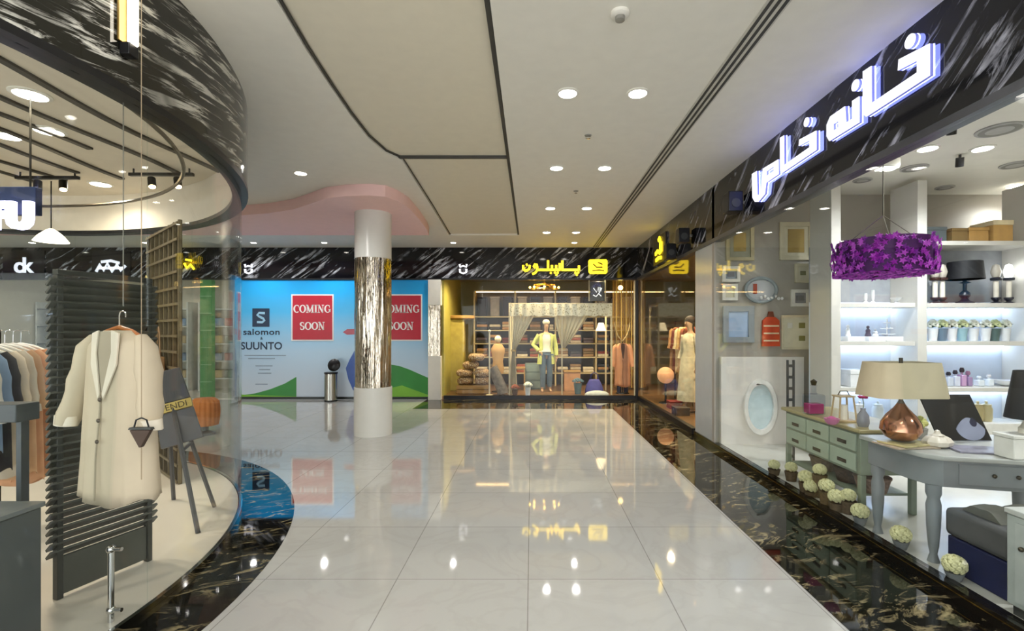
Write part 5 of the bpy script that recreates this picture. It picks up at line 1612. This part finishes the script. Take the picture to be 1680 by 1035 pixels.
def lace_mat():
    m, tr, b_ = nodes('lace')
    tc = tr.nodes.new('ShaderNodeTexCoord')
    v = tr.nodes.new('ShaderNodeTexVoronoi')
    v.inputs['Scale'].default_value = 22
    r = tr.nodes.new('ShaderNodeValToRGB')
    r.color_ramp.elements[0].position, r.color_ramp.elements[1].position = .28, .40
    r.color_ramp.elements[0].color, r.color_ramp.elements[1].color = lin('c2b48c'), lin('efe6ca')
    tr.links.new(tc.outputs['Object'], v.inputs['Vector'])
    tr.links.new(v.outputs['Distance'], r.inputs[0])
    tr.links.new(r.outputs[0], b_.inputs['Base Color'])
    b_.inputs['Roughness'].default_value = .85
    return m
lace = lace_mat()
b = B()
rings = []
nn = 60
for i in range(nn + 1):
    xx = cx0 - .01 + (cx1 - cx0 + .02) * i / nn
    yy = cy0 - .035 - .008 * math.sin(i * 1.4)
    rings.append([(xx, yy, zt_ + .02), (xx, yy - .004, zt_ + .02), (xx, yy - .006, zt_ - .26 - .012 * math.sin(i * .8)), (xx, yy - .002, zt_ - .26 - .012 * math.sin(i * .8))])
tag(b.loft(rings).build('valance', lace, None, ang=80, at=(X(918, 11.3), cy0, zt_)), 'cream lace valance hung along the front of the canopy', 'valance')
sheer = mk('sheer_curtain', 'e2d8bd', .85, var=.08, scale=8)
def curtain(label, top, tie, bottom, sgn, mat, tail=True):
    """a curtain gathered sideways: top edge (x0, x1) at zt, gathered at the tie point, tail to the floor"""
    b = B()
    rings = []
    n = 40
    ztop = zt_ - .02
    for i in range(16):
        v = i / 15
        ring = []
        for k in range(n + 1):
            u = k / n
            xa = top[0] + (top[1] - top[0]) * u
            xb = tie[0] + .07 * (u - .5)
            e = v ** 1.15
            xx = xa + (xb - xa) * e
            z = ztop + (tie[1] - ztop) * v + .10 * v * (1 - v) * (u if sgn > 0 else 1 - u)
            ring.append((xx, cy0 + .05 + (.018 * (1 - v) + .03 * v) * math.sin(k * 1.15), z))
        rings.append(ring + [(p[0], p[1] + .006, p[2]) for p in reversed(ring)])
    if tail:
        for i in range(1, 9):
            v = i / 8
            ring = [(tie[0] + (.07 + .16 * v) * (k / n - .5) + bottom * v, cy0 + .05 + .03 * math.sin(k * 1.15), tie[1] + (FC + .01 - tie[1]) * v) for k in range(n + 1)]
            rings.append(ring + [(p[0], p[1] + .006, p[2]) for p in reversed(ring)])
    t = thing('curtain', label, 'curtain', (tie[0], cy0 + .05, tie[1]), 'curtains of the canopy')
    b.loft(rings).build('cloth', mat, t, ang=80)
    B().ring(tie[0], cy0 + .05, .05, .058, tie[1] - .02, tie[1] + .02, n=20).build('tie_band', mk('tie_gold', 'b59a5a', .5), t)
curtain('left cream curtain of the canopy with its tail to the floor', (cx0 + .02, X(884, 11.3)), (cx0 + .09, Z(575, 11.3)), -.02, 1, sheer)
curtain('right cream curtain of the canopy, swept left to the middle post', (X(906, 11.3), X(975, 11.3)), (X(922, 11.3) + .03, Z(572, 11.3)), 0, -1, mk('sheer_curtain2', 'ded0aa', .85, var=.08), False)
# lampshade pendant inside the canopy, right
x, y = X(986, 11.7), 11.7
t = thing('pendant_lamp', 'small white cone pendant lamp at the right inside the canopy', 'pendant lamp', (x, y, 2.95))
B().lathe([(.13, 0), (.06, .2), (.055, .2), (.124, 0)], x, y, Z(543, y), 28).build('lamp_shade', mk('pendant_white', 'f0e6cf', emit=.6, ecol='ffe6bb'), t)
B().cyl((x, y, Z(543, y) + .19), (x, y, 2.95), .006, n=8).build('cord', black_metal, t)

# mannequins
def mannequin(loc, rz, skin, arm='hip'):
    """one continuous figure about 1.74 m tall, front towards local -Y; returns the root (label set by the caller)"""
    t = thing('mannequin', '', 'mannequin', loc)
    bm = bmesh.new()
    lay = bm.verts.layers.skin.verify()
    V = {}
    def v(n, co, r, r2=None):
        q = bm.verts.new(co)
        q[lay].radius = (r, r2 or r)
        V[n] = q
    v('pel', (0, 0, .93), .125, .095); v('wai', (0, -.005, 1.08), .098, .075); v('che', (0, 0, 1.27), .125, .092); v('upc', (0, .012, 1.38), .085, .065); v('nek', (0, .012, 1.46), .045); v('nk2', (0, -.004, 1.53), .044); v('hed', (0, -.018, 1.615), .073, .085); v('top', (0, -.01, 1.70), .055, .062)
    for s_, n in ((-1, 'l'), (1, 'r')):
        v('sh' + n, (s_ * .165, .01, 1.375), .05); 
        if arm == 'hip' and s_ < 0:
            v('el' + n, (-.31, .06, 1.15), .038); v('wr' + n, (-.175, -.055, .99), .025); v('ha' + n, (-.14, -.10, .955), .024, .03)
        else:
            v('el' + n, (s_ * .235, .03, 1.11), .038); v('wr' + n, (s_ * .25, -.03, .87), .026); v('ha' + n, (s_ * .252, -.05, .80), .022, .034)
        v('hp' + n, (s_ * .09, 0, .86), .088, .09); v('kn' + n, (s_ * .095, -.015 + .02 * s_, .48), .058); v('cf' + n, (s_ * .097, .015 + .02 * s_, .33), .052); v('an' + n, (s_ * .10, .02 + .02 * s_, .085), .034); v('he' + n, (s_ * .10, .0 + .02 * s_, .035), .034); v('to' + n, (s_ * .115, -.12 + .02 * s_, .024), .026, .022)
    E = [('pel', 'wai'), ('wai', 'che'), ('che', 'upc'), ('upc', 'nek'), ('nek', 'nk2'), ('nk2', 'hed'), ('hed', 'top')]
    for n in 'lr': E += [('upc', 'sh' + n), ('sh' + n, 'el' + n), ('el' + n, 'wr' + n), ('wr' + n, 'ha' + n), ('pel', 'hp' + n), ('hp' + n, 'kn' + n), ('kn' + n, 'cf' + n), ('cf' + n, 'an' + n), ('an' + n, 'he' + n), ('he' + n, 'to' + n)]
    for a_, b_ in E: bm.edges.new((V[a_], V[b_]))
    V['pel'][lay].use_root = True
    hands = {n: (V['wr' + n].co.copy(), V['ha' + n].co.copy()) for n in 'lr'}
    me = bpy.data.meshes.new('body')
    bm.to_mesh(me)
    bm.free()
    me.materials.append(skin)
    o = bpy.data.objects.new('body', me)
    COL.objects.link(o)
    o.parent = t
    q = o.modifiers.new('skin', 'SKIN')
    q.use_smooth_shade = True
    q = o.modifiers.new('sub', 'SUBSURF')
    q.levels = q.render_levels = 2
    def parts():
        for n in 'lr':
            w_, h_ = hands[n]
            d_ = (h_ - w_).normalized()
            side = d_.cross(Vector((1, 0, 0))).normalized() if abs(d_.x) < .8 else d_.cross(Vector((0, 0, 1))).normalized()
            inw = d_.cross(side).normalized()
            b = B()
            for k in range(4):
                r0 = h_ + side * (-.024 + .016 * k) + d_ * .012
                ln = (.062, .074, .07, .055)[k]
                b.tube([r0, r0 + d_ * ln * .5 + inw * .006, r0 + d_ * ln * .85 + inw * .02, r0 + d_ * ln + inw * .03], [.0085, .008, .007, .005], 7)
            r0 = h_ - d_ * .03 - side * .022
            b.tube([r0, r0 - side * .022 + d_ * .02, r0 - side * .028 + d_ * .05], [.0095, .009, .006], 7)
            b.build('fingers', skin, t)
        b = B()
        b.raw([(-.012, -.10, 1.605), (.012, -.10, 1.605), (0, -.122, 1.602), (0, -.098, 1.65)], [(0, 1, 2), (1, 3, 2), (3, 0, 2), (0, 3, 1)])
        b.build('nose', skin, t)
        b = B()
        for s_ in (-1, 1): b.ball((s_ * .028, -.097, 1.645), (.013, .006, .007), 8)
        b.build('eyes', mk('mannequin_eye', '4a3a30', .5), t)
        B().ball((0, -.098, 1.572), (.02, .008, .007), 10).build('mouth', mk('mannequin_lip', 'a8604e', .5), t)
    local(parts)
    t.rotation_euler = (0, 0, rz)
    return t
def shell(rings_, n=32, wav=.04):
    b = B()
    rr_ = []
    for (z, rx, ry, y0) in rings_:
        rr_.append([(rx * (1 + wav * math.sin(k * 1.7 + z * 6)) * math.cos(2 * PI * k / n), y0 + ry * (1 + wav * math.sin(k * 1.7 + z * 6)) * math.sin(2 * PI * k / n), z) for k in range(n)])
    return b.loft(rr_, cap=False)
def open_shell(rings_, a0, a1, n=32):
    """open at the front (-Y), angles measured from the front"""
    b = B()
    out = []
    for (z, rx, ry, y0) in rings_:
        o_, i_ = [], []
        for k in range(n + 1):
            a_ = -PI / 2 + a0 + (2 * PI - a0 - a1) * k / n
            w_ = 1 + .03 * math.sin(k * 1.9 + z * 7)
            o_.append((rx * w_ * math.cos(a_), y0 + ry * w_ * math.sin(a_), z))
            i_.append(((rx * w_ - .006) * math.cos(a_), y0 + (ry * w_ - .006) * math.sin(a_), z))
        out.append(o_ + i_[::-1])
    return b.loft(out)
skinm = mk('mannequin_skin', 'c9a583', .45, var=.04)
lime = mk('lime_knit', 'c3cd76', .85, var=.1, scale=20)
x, y = X(896, 11.95), 11.92
mq = mannequin((x, y, FC), math.radians(6), skinm)
mq['label'] = 'mannequin in lime cardigan and blue jeans, hand on hip, under the canopy'
def dress():
    jean = mk('denim', '5f7488', .8, var=.15, scale=14)
    for s_ in (-1, 1):
        shell2 = [(.93, .10, .115, 0), (.80, .102, .105, 0), (.65, .085, .09, 0), (.48, .072, .078, -.012), (.30, .066, .07, .008), (.12, .056, .058, .018)]
        b = B()
        b.loft([[(s_ * .088 + rx * math.cos(2 * PI * k / 24), y0 + .02 * s_ * (1 if z < .5 else 0) + ry * math.sin(2 * PI * k / 24), z) for k in range(24)] for z, rx, ry, y0 in shell2], cap=False)
        b.build('trouser_leg', jean, mq, ang=80)
    shell([(1.02, .15, .115, 0), (.96, .158, .122, 0), (.90, .162, .126, 0)], wav=.01).build('waistband', jean, mq, ang=80)
    shell([(1.40, .13, .085, .01), (1.30, .148, .112, 0), (1.20, .138, .108, 0), (1.08, .125, .098, 0), (.98, .17, .135, 0)], wav=.02).build('top', mk('pale_top', 'd9ddcf', .8, var=.05), mq, ang=80)
    open_shell([(1.43, .12, .085, .02), (1.37, .19, .115, .01), (1.25, .178, .13, .005), (1.08, .16, .125, .01), (.9, .195, .145, .01), (.68, .22, .155, .015)], .62, .62).build('cardigan', lime, mq, ang=80)
    for pts in ([(-.165, .01, 1.385), (-.245, .035, 1.26), (-.312, .062, 1.15), (-.25, .01, 1.075), (-.19, -.045, 1.0)], [(.165, .01, 1.385), (.205, .02, 1.25), (.237, .03, 1.11), (.248, -.005, .98), (.25, -.028, .885)]):
        B().tube(pts, [.068, .06, .056, .05, .046], 14).build('sleeve', lime, mq, ang=80)
    B().ball((0, .0, 1.695), (.092, .10, .075), 18).build('cap', mk('cap_cream', 'e3dcc6', .8), mq)
    shell([(1.68, .085, .09, .012), (1.60, .09, .085, .03), (1.48, .085, .06, .06)], wav=.05).build('hair', mk('hair_dark', '33241b', .7), mq)
local(dress)
mqb = mannequin((X(1108, 9.0) + .25, 8.95, FC), math.radians(-70), skinm, 'down')
mqb['label'] = 'mannequin in a long ivory patterned dress in the side window round the corner'
def dress2():
    m = mk('ivory_dress', 'ddd2b0', .8, var=.22, scale=9)
    shell([(1.43, .10, .075, .012), (1.38, .17, .11, .01), (1.26, .155, .12, 0), (1.1, .125, .10, 0), (.95, .175, .14, 0), (.7, .20, .17, 0), (.4, .235, .20, .0), (.2, .25, .215, .0)], wav=.05).build('dress_body', m, mqb, ang=80)
    for s_ in (-1, 1): B().tube([(s_ * .16, .01, 1.385), (s_ * .205, .02, 1.25), (s_ * .237, .03, 1.11), (s_ * .248, -.01, .95)], [.065, .062, .06, .065], 14).build('sleeve', m, mqb, ang=80)
    B().ball((0, .015, 1.675), (.092, .10, .085), 16).build('hair', mk('hair_dark', '33241b', .7), mqb)
local(dress2)
# furniture under and right of the canopy
x, y = X(878, 12.6), 12.6
t = thing('drawer_cabinet', 'small teal-grey cabinet with drawers behind the lime mannequin', 'cabinet', (x, y, FC))
teal = mk('teal_grey', '667877', .5, var=.1)
B().box(x - .26, x + .26, y - .2, y + .2, FC, .72).build('body', teal, t, .006)
for k in range(3): B().box(x - .23, x + .23, y - .212, y - .2005, .10 + k * .205, .285 + k * .205).build('drawer', mk('teal_light', '7d8f8c', .5), t, .003)
x, y = X(858, 12.3), 12.3
t = thing('wooden_stool', 'small tan stool left of the teal cabinet', 'stool', (x - .1, y, FC))
B().box(x - .26, x + .06, y - .15, y + .15, .60, .64).build('seat', tan_w, t, .004)
for sx in (-.24, .04):
    for sy in (-.13, .13): B().box(x + sx - .015, x + sx + .015, y + sy - .015, y + sy + .015, FC, .599).build('leg', tan_w, t)
def heap_pot(pxx, d, h, pm, fm, label, r=.07):
    x, y = X(pxx, d), d
    t = thing('flower_pot', label, 'potted flowers', (x, y, FC), 'flower pots on the clothes shop floor')
    B().lathe([(r * .7, 0), (r, h), (r * .85, h), (.001, h * .85)], x, y, FC + .001, 18).build('pot', pm, t)
    b = B()
    for k in range(22):
        a_ = k * 2.4
        q = k / 22
        b.ball((x + r * 1.25 * math.sqrt(q) * math.cos(a_), y + r * 1.25 * math.sqrt(q) * math.sin(a_), FC + h + .10 - .06 * q), .03, 7)
    b.build('blossoms', fm, t)
heap_pot(866, 11.12, .2, pw, wf, 'white pot with white flowers on the floor left of the lime mannequin')
heap_pot(845, 11.14, .14, mk('pot_brown', '5e3d26', .6), mk('rust_bloom', '8b4a30', .7), 'brown pot with rust flowers at the left canopy post')
heap_pot(948, 11.5, .25, mk('pot_teal', '4c6a72', .5), mk('teal_bloom', '5f7c88', .7, var=.3), 'teal pot with bluish flowers right of the middle post', .1)
x, y = X(975, 11.55), 11.55
t = thing('travel_bag', 'blue-violet soft bag on the floor at the right canopy post', 'bag', (x, y, FC))
b = B()
rings = []
for i in range(9):
    v = i / 8
    r_ = .22 * (1 - .5 * v ** 2)
    rings.append([(x + r_ * (1 + .05 * math.sin(k * 2.1)) * math.cos(k * PI / 14), y + r_ * .6 * math.sin(k * PI / 14), FC + .001 + .34 * v) for k in range(28)])
b.loft(rings).build('bag_body', mk('violet_bag', '5a58a8', .7, var=.15), t, ang=80)
B().tube([(x - .1, y, FC + .33), (x - .07, y, FC + .46), (x, y, FC + .5), (x + .07, y, FC + .46), (x + .1, y, FC + .33)], .012, 8).build('handle', mk('violet_dark', '37357a', .6), t)
b = B()
rings = [[(x + .02 + .27 * rr_ * math.cos(k * PI / 12) * (1 + .08 * math.sin(k * 2.3)), 11.22 + .1 * rr_ * math.sin(k * PI / 12), FC + .001 + z_) for k in range(24)] for rr_, z_ in ((1, 0), (1.02, .03), (.8, .08), (.3, .11))]
tag(b.loft(rings).build('folded_cloth', mk('pale_cloth', 'cfd3d2', .85, var=.1), None, ang=80, at=(x, 11.22, FC)), 'pale folded cloth on the floor in front of the blue-violet bag', 'cloth')
x, y = X(938, 12.2), 12.2
t = thing('wooden_crate', 'peach-brown wooden box right of the middle canopy post', 'crate', (x, y, FC))
B().box(x - .2, x + .2, y - .16, y + .16, FC, .52).build('base', mk('peach_wood', 'c08e62', .6, var=.15), t, .008)
B().box(x - .21, x + .21, y - .17, y + .17, .521, .56).build('lid', tan_w, t, .004)
# peach coat, trousers on a stand at the right
x, y = X(1021, 11.6), 11.6
t = thing('coat_stand', 'dark coat stand with a deer-antler top carrying the peach coat', 'stand', (x, y, FC))
B().lathe([(.16, 0), (.15, .02), (.02, .03)], x, y, FC, 20).build('foot', black_metal, t)
B().cyl((x, y, FC + .03), (x, y, Z(560, y)), .014).build('post', black_metal, t)
for s_ in (-1, 1):
    B().tube([(x, y, Z(560, y)), (x + s_ * .10, y, Z(551, y)), (x + s_ * .16, y, Z(540, y)), (x + s_ * .19, y, Z(528, y))], [.014, .013, .011, .006], 8).build('antler', mk('antler', 'cdb98a', .6), t)
peach = mk('peach_coat', 'd99a72', .8, var=.1, scale=6)
local(garment, 'coat', 'peach long coat on the antler stand at the right of the clothes shop', 'coat', (x, y - .02, Z(563, y)), 0, .40, 1.02, .085, peach, .52, True, None, mk('brown_lining', '5b3a2a', .8), 1.05, None, .06)
t = thing('trousers', 'dark navy trousers showing below the peach coat', 'trousers', (x - .04, y - .03, FC))
for s_ in (-1, 1):
    B().tube([(x + s_ * .075, y - .02, .40), (x + s_ * .08, y - .02, .22), (x + s_ * .085, y - .02, FC + .025)], [.065, .055, .05], 14).build('trouser_leg', mk('navy_trouser', '23253c', .8), t, ang=80)
# sign box with white script
x0, x1, y = X(968, 11.3), X(992, 11.3), 11.3
t = thing('sign_box', 'small grey square sign with white script hanging high at the right of the window', 'sign', ((x0 + x1) / 2, y, Z(488, y)))
B().box(x0, x1, y, y + .03, Z(494, y), Z(462, y)).build('panel', mk('sign_grey', '55524e', .4), t, .003)
for xx in (x0 - .02, x1 + .02): B().box(xx - .012, xx + .012, y, y + .03, Z(494, y), 2.95).build('side_strip', pw_, t)
b = B()
for s_ in ([(-.09, .08), (-.02, -.02), (.02, .1), (.05, -.04)], [(-.10, -.08), (-.03, -.12), (.03, -.05), (.09, -.11)], [(.06, .1), (.08, .0), (.1, .08)]):
    b.stroke(s_, .012, .012, lambda u, v, q: ((x0 + x1) / 2 + u, y - q, Z(478, y) + v), .001, .006)
b.build('lettering', mk('script_white', 'f2eee4', emit=.5, ecol='ffffff'), t)
# golden string curtain at the right end
t = thing('string_curtain', 'gold string curtain hanging at the right end of the clothes shop window', 'curtain', (X(1036, 12.3), 12.3, 2.9))
B().box(X(1004, 12.3), X(1060, 12.3), 12.28, 12.32, 2.88, 2.92).build('rail', tan_w, t)
for i in range(20):
    xx = X(1006, 12.3) + i * .042
    B().cyl((xx, 12.3, 2.879), (xx, 12.3 + .02 * math.sin(i), .12), .011 + .004 * (i % 3), n=6).build('strand', mk('strand_%d' % (i % 3), ('b08c3e', '8a6a2c', 'c9ab62')[i % 3], .45, .3), t)
# globe lamp and gold chandelier
x, y = X(1018, 11.9), 11.9
t = thing('globe_lamp', 'warm round globe lamp high at the right of the clothes shop', 'lamp', (x, y, 2.95))
B().ball((x, y, Z(472, y)), .06, 16).build('globe', mk('globe_warm', 'ffdf9a', emit=5, ecol='ffcf7a'), t)
B().cyl((x, y, Z(472, y) + .055), (x, y, 2.95), .006, n=8).build('cord', black_metal, t)
x, y = X(893, 11.6), 11.6
t = thing('chandelier', 'gold wire chandelier over the canopy below the yellow lettering', 'chandelier', (x, y, 2.95))
gold = mk('gold', 'd9a83c', .25, 1)
zz = Z(474, y)
for r_, z_ in ((.34, 0), (.25, .1)): B().tube([(x + r_ * math.cos(k * PI / 14), y + r_ * .6 * math.sin(k * PI / 14), zz + z_) for k in range(28)], .012, 6, closed=True).build('hoop', gold, t)
for k in range(8):
    a_ = k * PI / 4
    o = B().tube([(x, y, zz + .16), (x + .17 * math.cos(a_), y + .10 * math.sin(a_), zz + .06), (x + .34 * math.cos(a_), y + .204 * math.sin(a_), zz)], .007, 6).build('arm', gold, t)
    B().ball((x + .34 * math.cos(a_), y + .204 * math.sin(a_), zz + .035), .026, 10).build('bulb', mk('bulb_warm', 'ffd98a', emit=8, ecol='ffc860'), o)
B().cyl((x, y, zz + .15), (x, y, 2.95), .008, n=8).build('rod', gold, t)

# side window round the corner (line of the right shopfront)
wallx = 3.4
t = thing('clothes_shelving', 'tan shelving with folded clothes in the side window next to the pale pier', 'shelving', (3.2, 7.6, FC))
for yy in (7.25, 8.25): B().box(2.95, 3.5, yy - .02, yy + .02, FC, 2.5).build('upright', tan_w, t)
SH2 = [.45, .85, 1.25, 1.65, 2.05]
for z in SH2: B().box(2.95, 3.5, 7.272, 8.228, z - .03, z).build('shelf', tan_w, t)
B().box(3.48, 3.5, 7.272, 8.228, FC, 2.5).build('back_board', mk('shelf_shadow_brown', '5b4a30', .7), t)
for r in range(4):
    for i in range(2):
        c = ('c9a27a', 'b98f64', 'd8bd98', '9a7b55', '7d3b34', 'e0cdb0', 'a5573a', 'c2a080')[(r * 2 + i)]
        t2 = thing('folded_clothes', '%s folded stack on the %s shelf of the side window, %s' % ({'c9a27a': 'tan', 'b98f64': 'caramel', 'd8bd98': 'sand', '9a7b55': 'camel', '7d3b34': 'dark red', 'e0cdb0': 'cream', 'a5573a': 'rust', 'c2a080': 'beige'}[c], rows[r], ('near end', 'far end')[i]), 'folded clothes', (3.15, 7.5 + i * .5, SH2[r]), 'folded stacks in the side window')
        for q in range(3):
            B().box(2.99, 3.36, 7.32 + i * .46, 7.68 + i * .46, SH2[r] + .001 + q * .085, SH2[r] + .084 + q * .085).build('garment', mk('fold_' + c, c, .85, var=.15), t2, .02)
x, y = 2.75, 10.0
t = thing('floor_lamp', 'peach ball-shaped lamp low in the far corner of the side window', 'lamp', (x, y, FC))
B().lathe([(.14, 0), (.13, .02), (.02, .04), (.018, .40)], x, y, FC, 20).build('stand', black_metal, t)
B().ball((x, y, FC + .57), .17, 18).build('lamp_shade', mk('peach_shade', 'd79a6c', .6, emit=.25, ecol='ffb880'), t)
t = thing('clothes_rail', 'clothes rail with patterned garments in the side window beyond the ivory dress', 'clothes rail', (2.95, 10.0, FC))
B().tube([(3.15, 9.5, FC), (3.15, 9.5, 1.75), (3.15, 10.7, 1.75), (3.15, 10.7, FC)], .014, 8).build('rail_frame', rb, t)
for i, c in enumerate(('8c4a34', 'c9a46a', 'd9c79c', '6e3328', 'b98a58')):
    nmx = ('rust dress nearest on the side window rail', 'mustard dress second on the side window rail', 'pale straw dress in the middle of the side window rail', 'dark red dress fourth on the side window rail', 'tan dress farthest on the side window rail')[i]
    local(garment, 'hanging_garment', nmx, 'garment', (3.15, 9.66 + i * .2, 1.62), math.radians(-4), .36, .95, .035, mk('cloth_' + c, c, .85, var=.25, scale=12), .42, False, 'dresses on the side window rail', None, 1.12, None, .04)
for i, (yy, zz, c, l) in enumerate(((8.65, .0, '3a2b26', 'dark brown shoe box pile base by the ivory dress'), (9.35, .0, '8c2f2c', 'dark red box on the floor behind the ivory dress'), (8.5, .0, '54483c', 'brown box nearest the shelving in the side window'))):
    x = 2.62 + .12 * (i == 1)
    t = thing('shoe_box', l.replace('pile base ', ''), 'box', (x, yy, FC), 'boxes on the side window floor')
    m = mk('shoe_' + c, c, .6)
    B().box(x - .12, x + .12, yy - (.06 if i == 2 else .12) + (0), yy + (.05 if i != 1 else .12), FC + .001, FC + .11).build('box_body', m, t, .003)
    B().box(x - .125, x + .125, yy - (.06 if i == 2 else .12) - .004, yy + (.05 if i != 1 else .12) + .004, FC + .1105, FC + .14).build('box_lid', m, t, .003)

# ================================================================ FAR LEFT SHOPS (seen through the round glass)
y = YB - .031
def fsign(pxl, pxr, body, size, label, mat=None, sq=1.0, pyb=448):
    t = thing('lettered_sign', label, 'shop sign', (X((pxl + pxr) / 2, y), y, Z(437, y)))
    B().box(X(pxl, y), X(pxr, y), y - .02, y, Z(459, y), Z(411, y)).build('backing', mk('sign_black', '14151c', .25), t)
    B().text(body, size, lambda u, v, q: (X((pxl + pxr) / 2, y) + u * sq, y - .03 - q, Z(pyb, y) + v), .02, True, .9, .01).build('lettering', mat or sign_white, t)
    return t
fsign(6, 74, 'ck', .48, 'black fascia sign with white letters c and k at the far left', pyb=447)
t = thing('emblem_sign', 'black fascia sign with a white scribbled emblem left of the lattice screen', 'shop sign', (X(186, y), y, Z(437, y)))
B().box(X(152, y), X(215, y), y - .02, y, Z(459, y), Z(411, y)).build('backing', mk('sign_black', '14151c', .25), t)
b = B()
ff = lambda u, v, q: (X(u, y), y - .021 - q, Z(v, y))
for s_ in ([(160, 446), (166, 434), (172, 444), (178, 432), (186, 446), (194, 434), (200, 444), (208, 436)], [(164, 440), (180, 440), (205, 440)], [(168, 430), (184, 428), (198, 432)]): b.stroke(s_, 2.2, 2.2, ff, .005, .02)
b.build('emblem', sign_white, t)
t = thing('emblem_sign', 'yellow square sign with yellow script right of the lattice screen', 'shop sign', (X(300, y), y, Z(437, y)))
B().prism([[(284, 424), (298, 424), (298, 446), (284, 446)]], ff, .0, .02).build('plate', yel, t)
b = B()
for s_ in ([(304, 432), (308, 440), (314, 434), (320, 442)], [(306, 426), (316, 428)]): b.stroke(s_, 1.6, 1.6, ff, 0, .02)
b.build('emblem', yel, t)
# green striped post and storefront interior pieces
t = thing('striped_pillar', 'tall green panelled pillar on the far shopfront behind the orange stool', 'pillar', (X(340, 10.9), 10.9, 0))
B().box(X(331, 10.9), X(350, 10.9), 10.84, 10.965, .0035, HF - .05).build('panel', mk('pillar_green', '5d9a5c', .4, var=.06), t, .005)
for k in range(6): B().box(X(331, 10.9) - .002, X(350, 10.9) + .002, 10.832, 10.8395, .4 + k * .38, .43 + k * .38).build('band', mk('pillar_green_light', '86b585', .4), t)
for i, (x0, x1, l) in enumerate(((-12.8, -11.2, 'cream shelf unit with dark boards in the far left shop'), (-9.9, -8.9, 'white shelf unit behind the slatted screen in the far shop'), (-8.6, -7.7, 'white shelf unit between lattice screen and green pillar'))):
    t = thing('shelf_unit', l, 'shelving', ((x0 + x1) / 2, 12.9, 0.001), 'shelf units in the far left shops')
    m = mk('unit_white', 'dedcd6', .5)
    for xx in (x0, x1): B().box(xx - .02, xx + .02, 12.6, 13.15, .001, 2.3).build('upright', m, t)
    for k in range(5): B().box(x0 + .021, x1 - .021, 12.6, 13.15, .3 + .45 * k, .33 + .45 * k).build('shelf', m if i else mk('unit_dark', '5c6066', .5), t)
    for k in range(4):
        for q in range(3):
            xx = x0 + (x1 - x0) * (.2 + .3 * q)
            c = ('8aa0b8', 'b86a5a', '4a5560', 'd0b890', '6a7f6a', 'c8ccd2')[(k * 3 + q + i) % 6]
            nmc = {'8aa0b8': 'pale blue', 'b86a5a': 'dusty red', '4a5560': 'slate', 'd0b890': 'sand', '6a7f6a': 'sage', 'c8ccd2': 'light grey'}[c]
            o = B().box(xx - .11, xx + .11, 12.68, 13.0, .3305 + .45 * k, .53 + .45 * k).build('storage_box', mk('sbox_' + c, c, .6), None, .02, at=(xx, 12.84, .33 + .45 * k))
            tag(o, '%s box, %s from left, %s board of the %s' % (nmc, ords[q], rows[k], ('far left cream unit', 'white unit behind the slatted screen', 'white unit beside the green pillar')[i]), 'box', 'boxes in the far left shops')
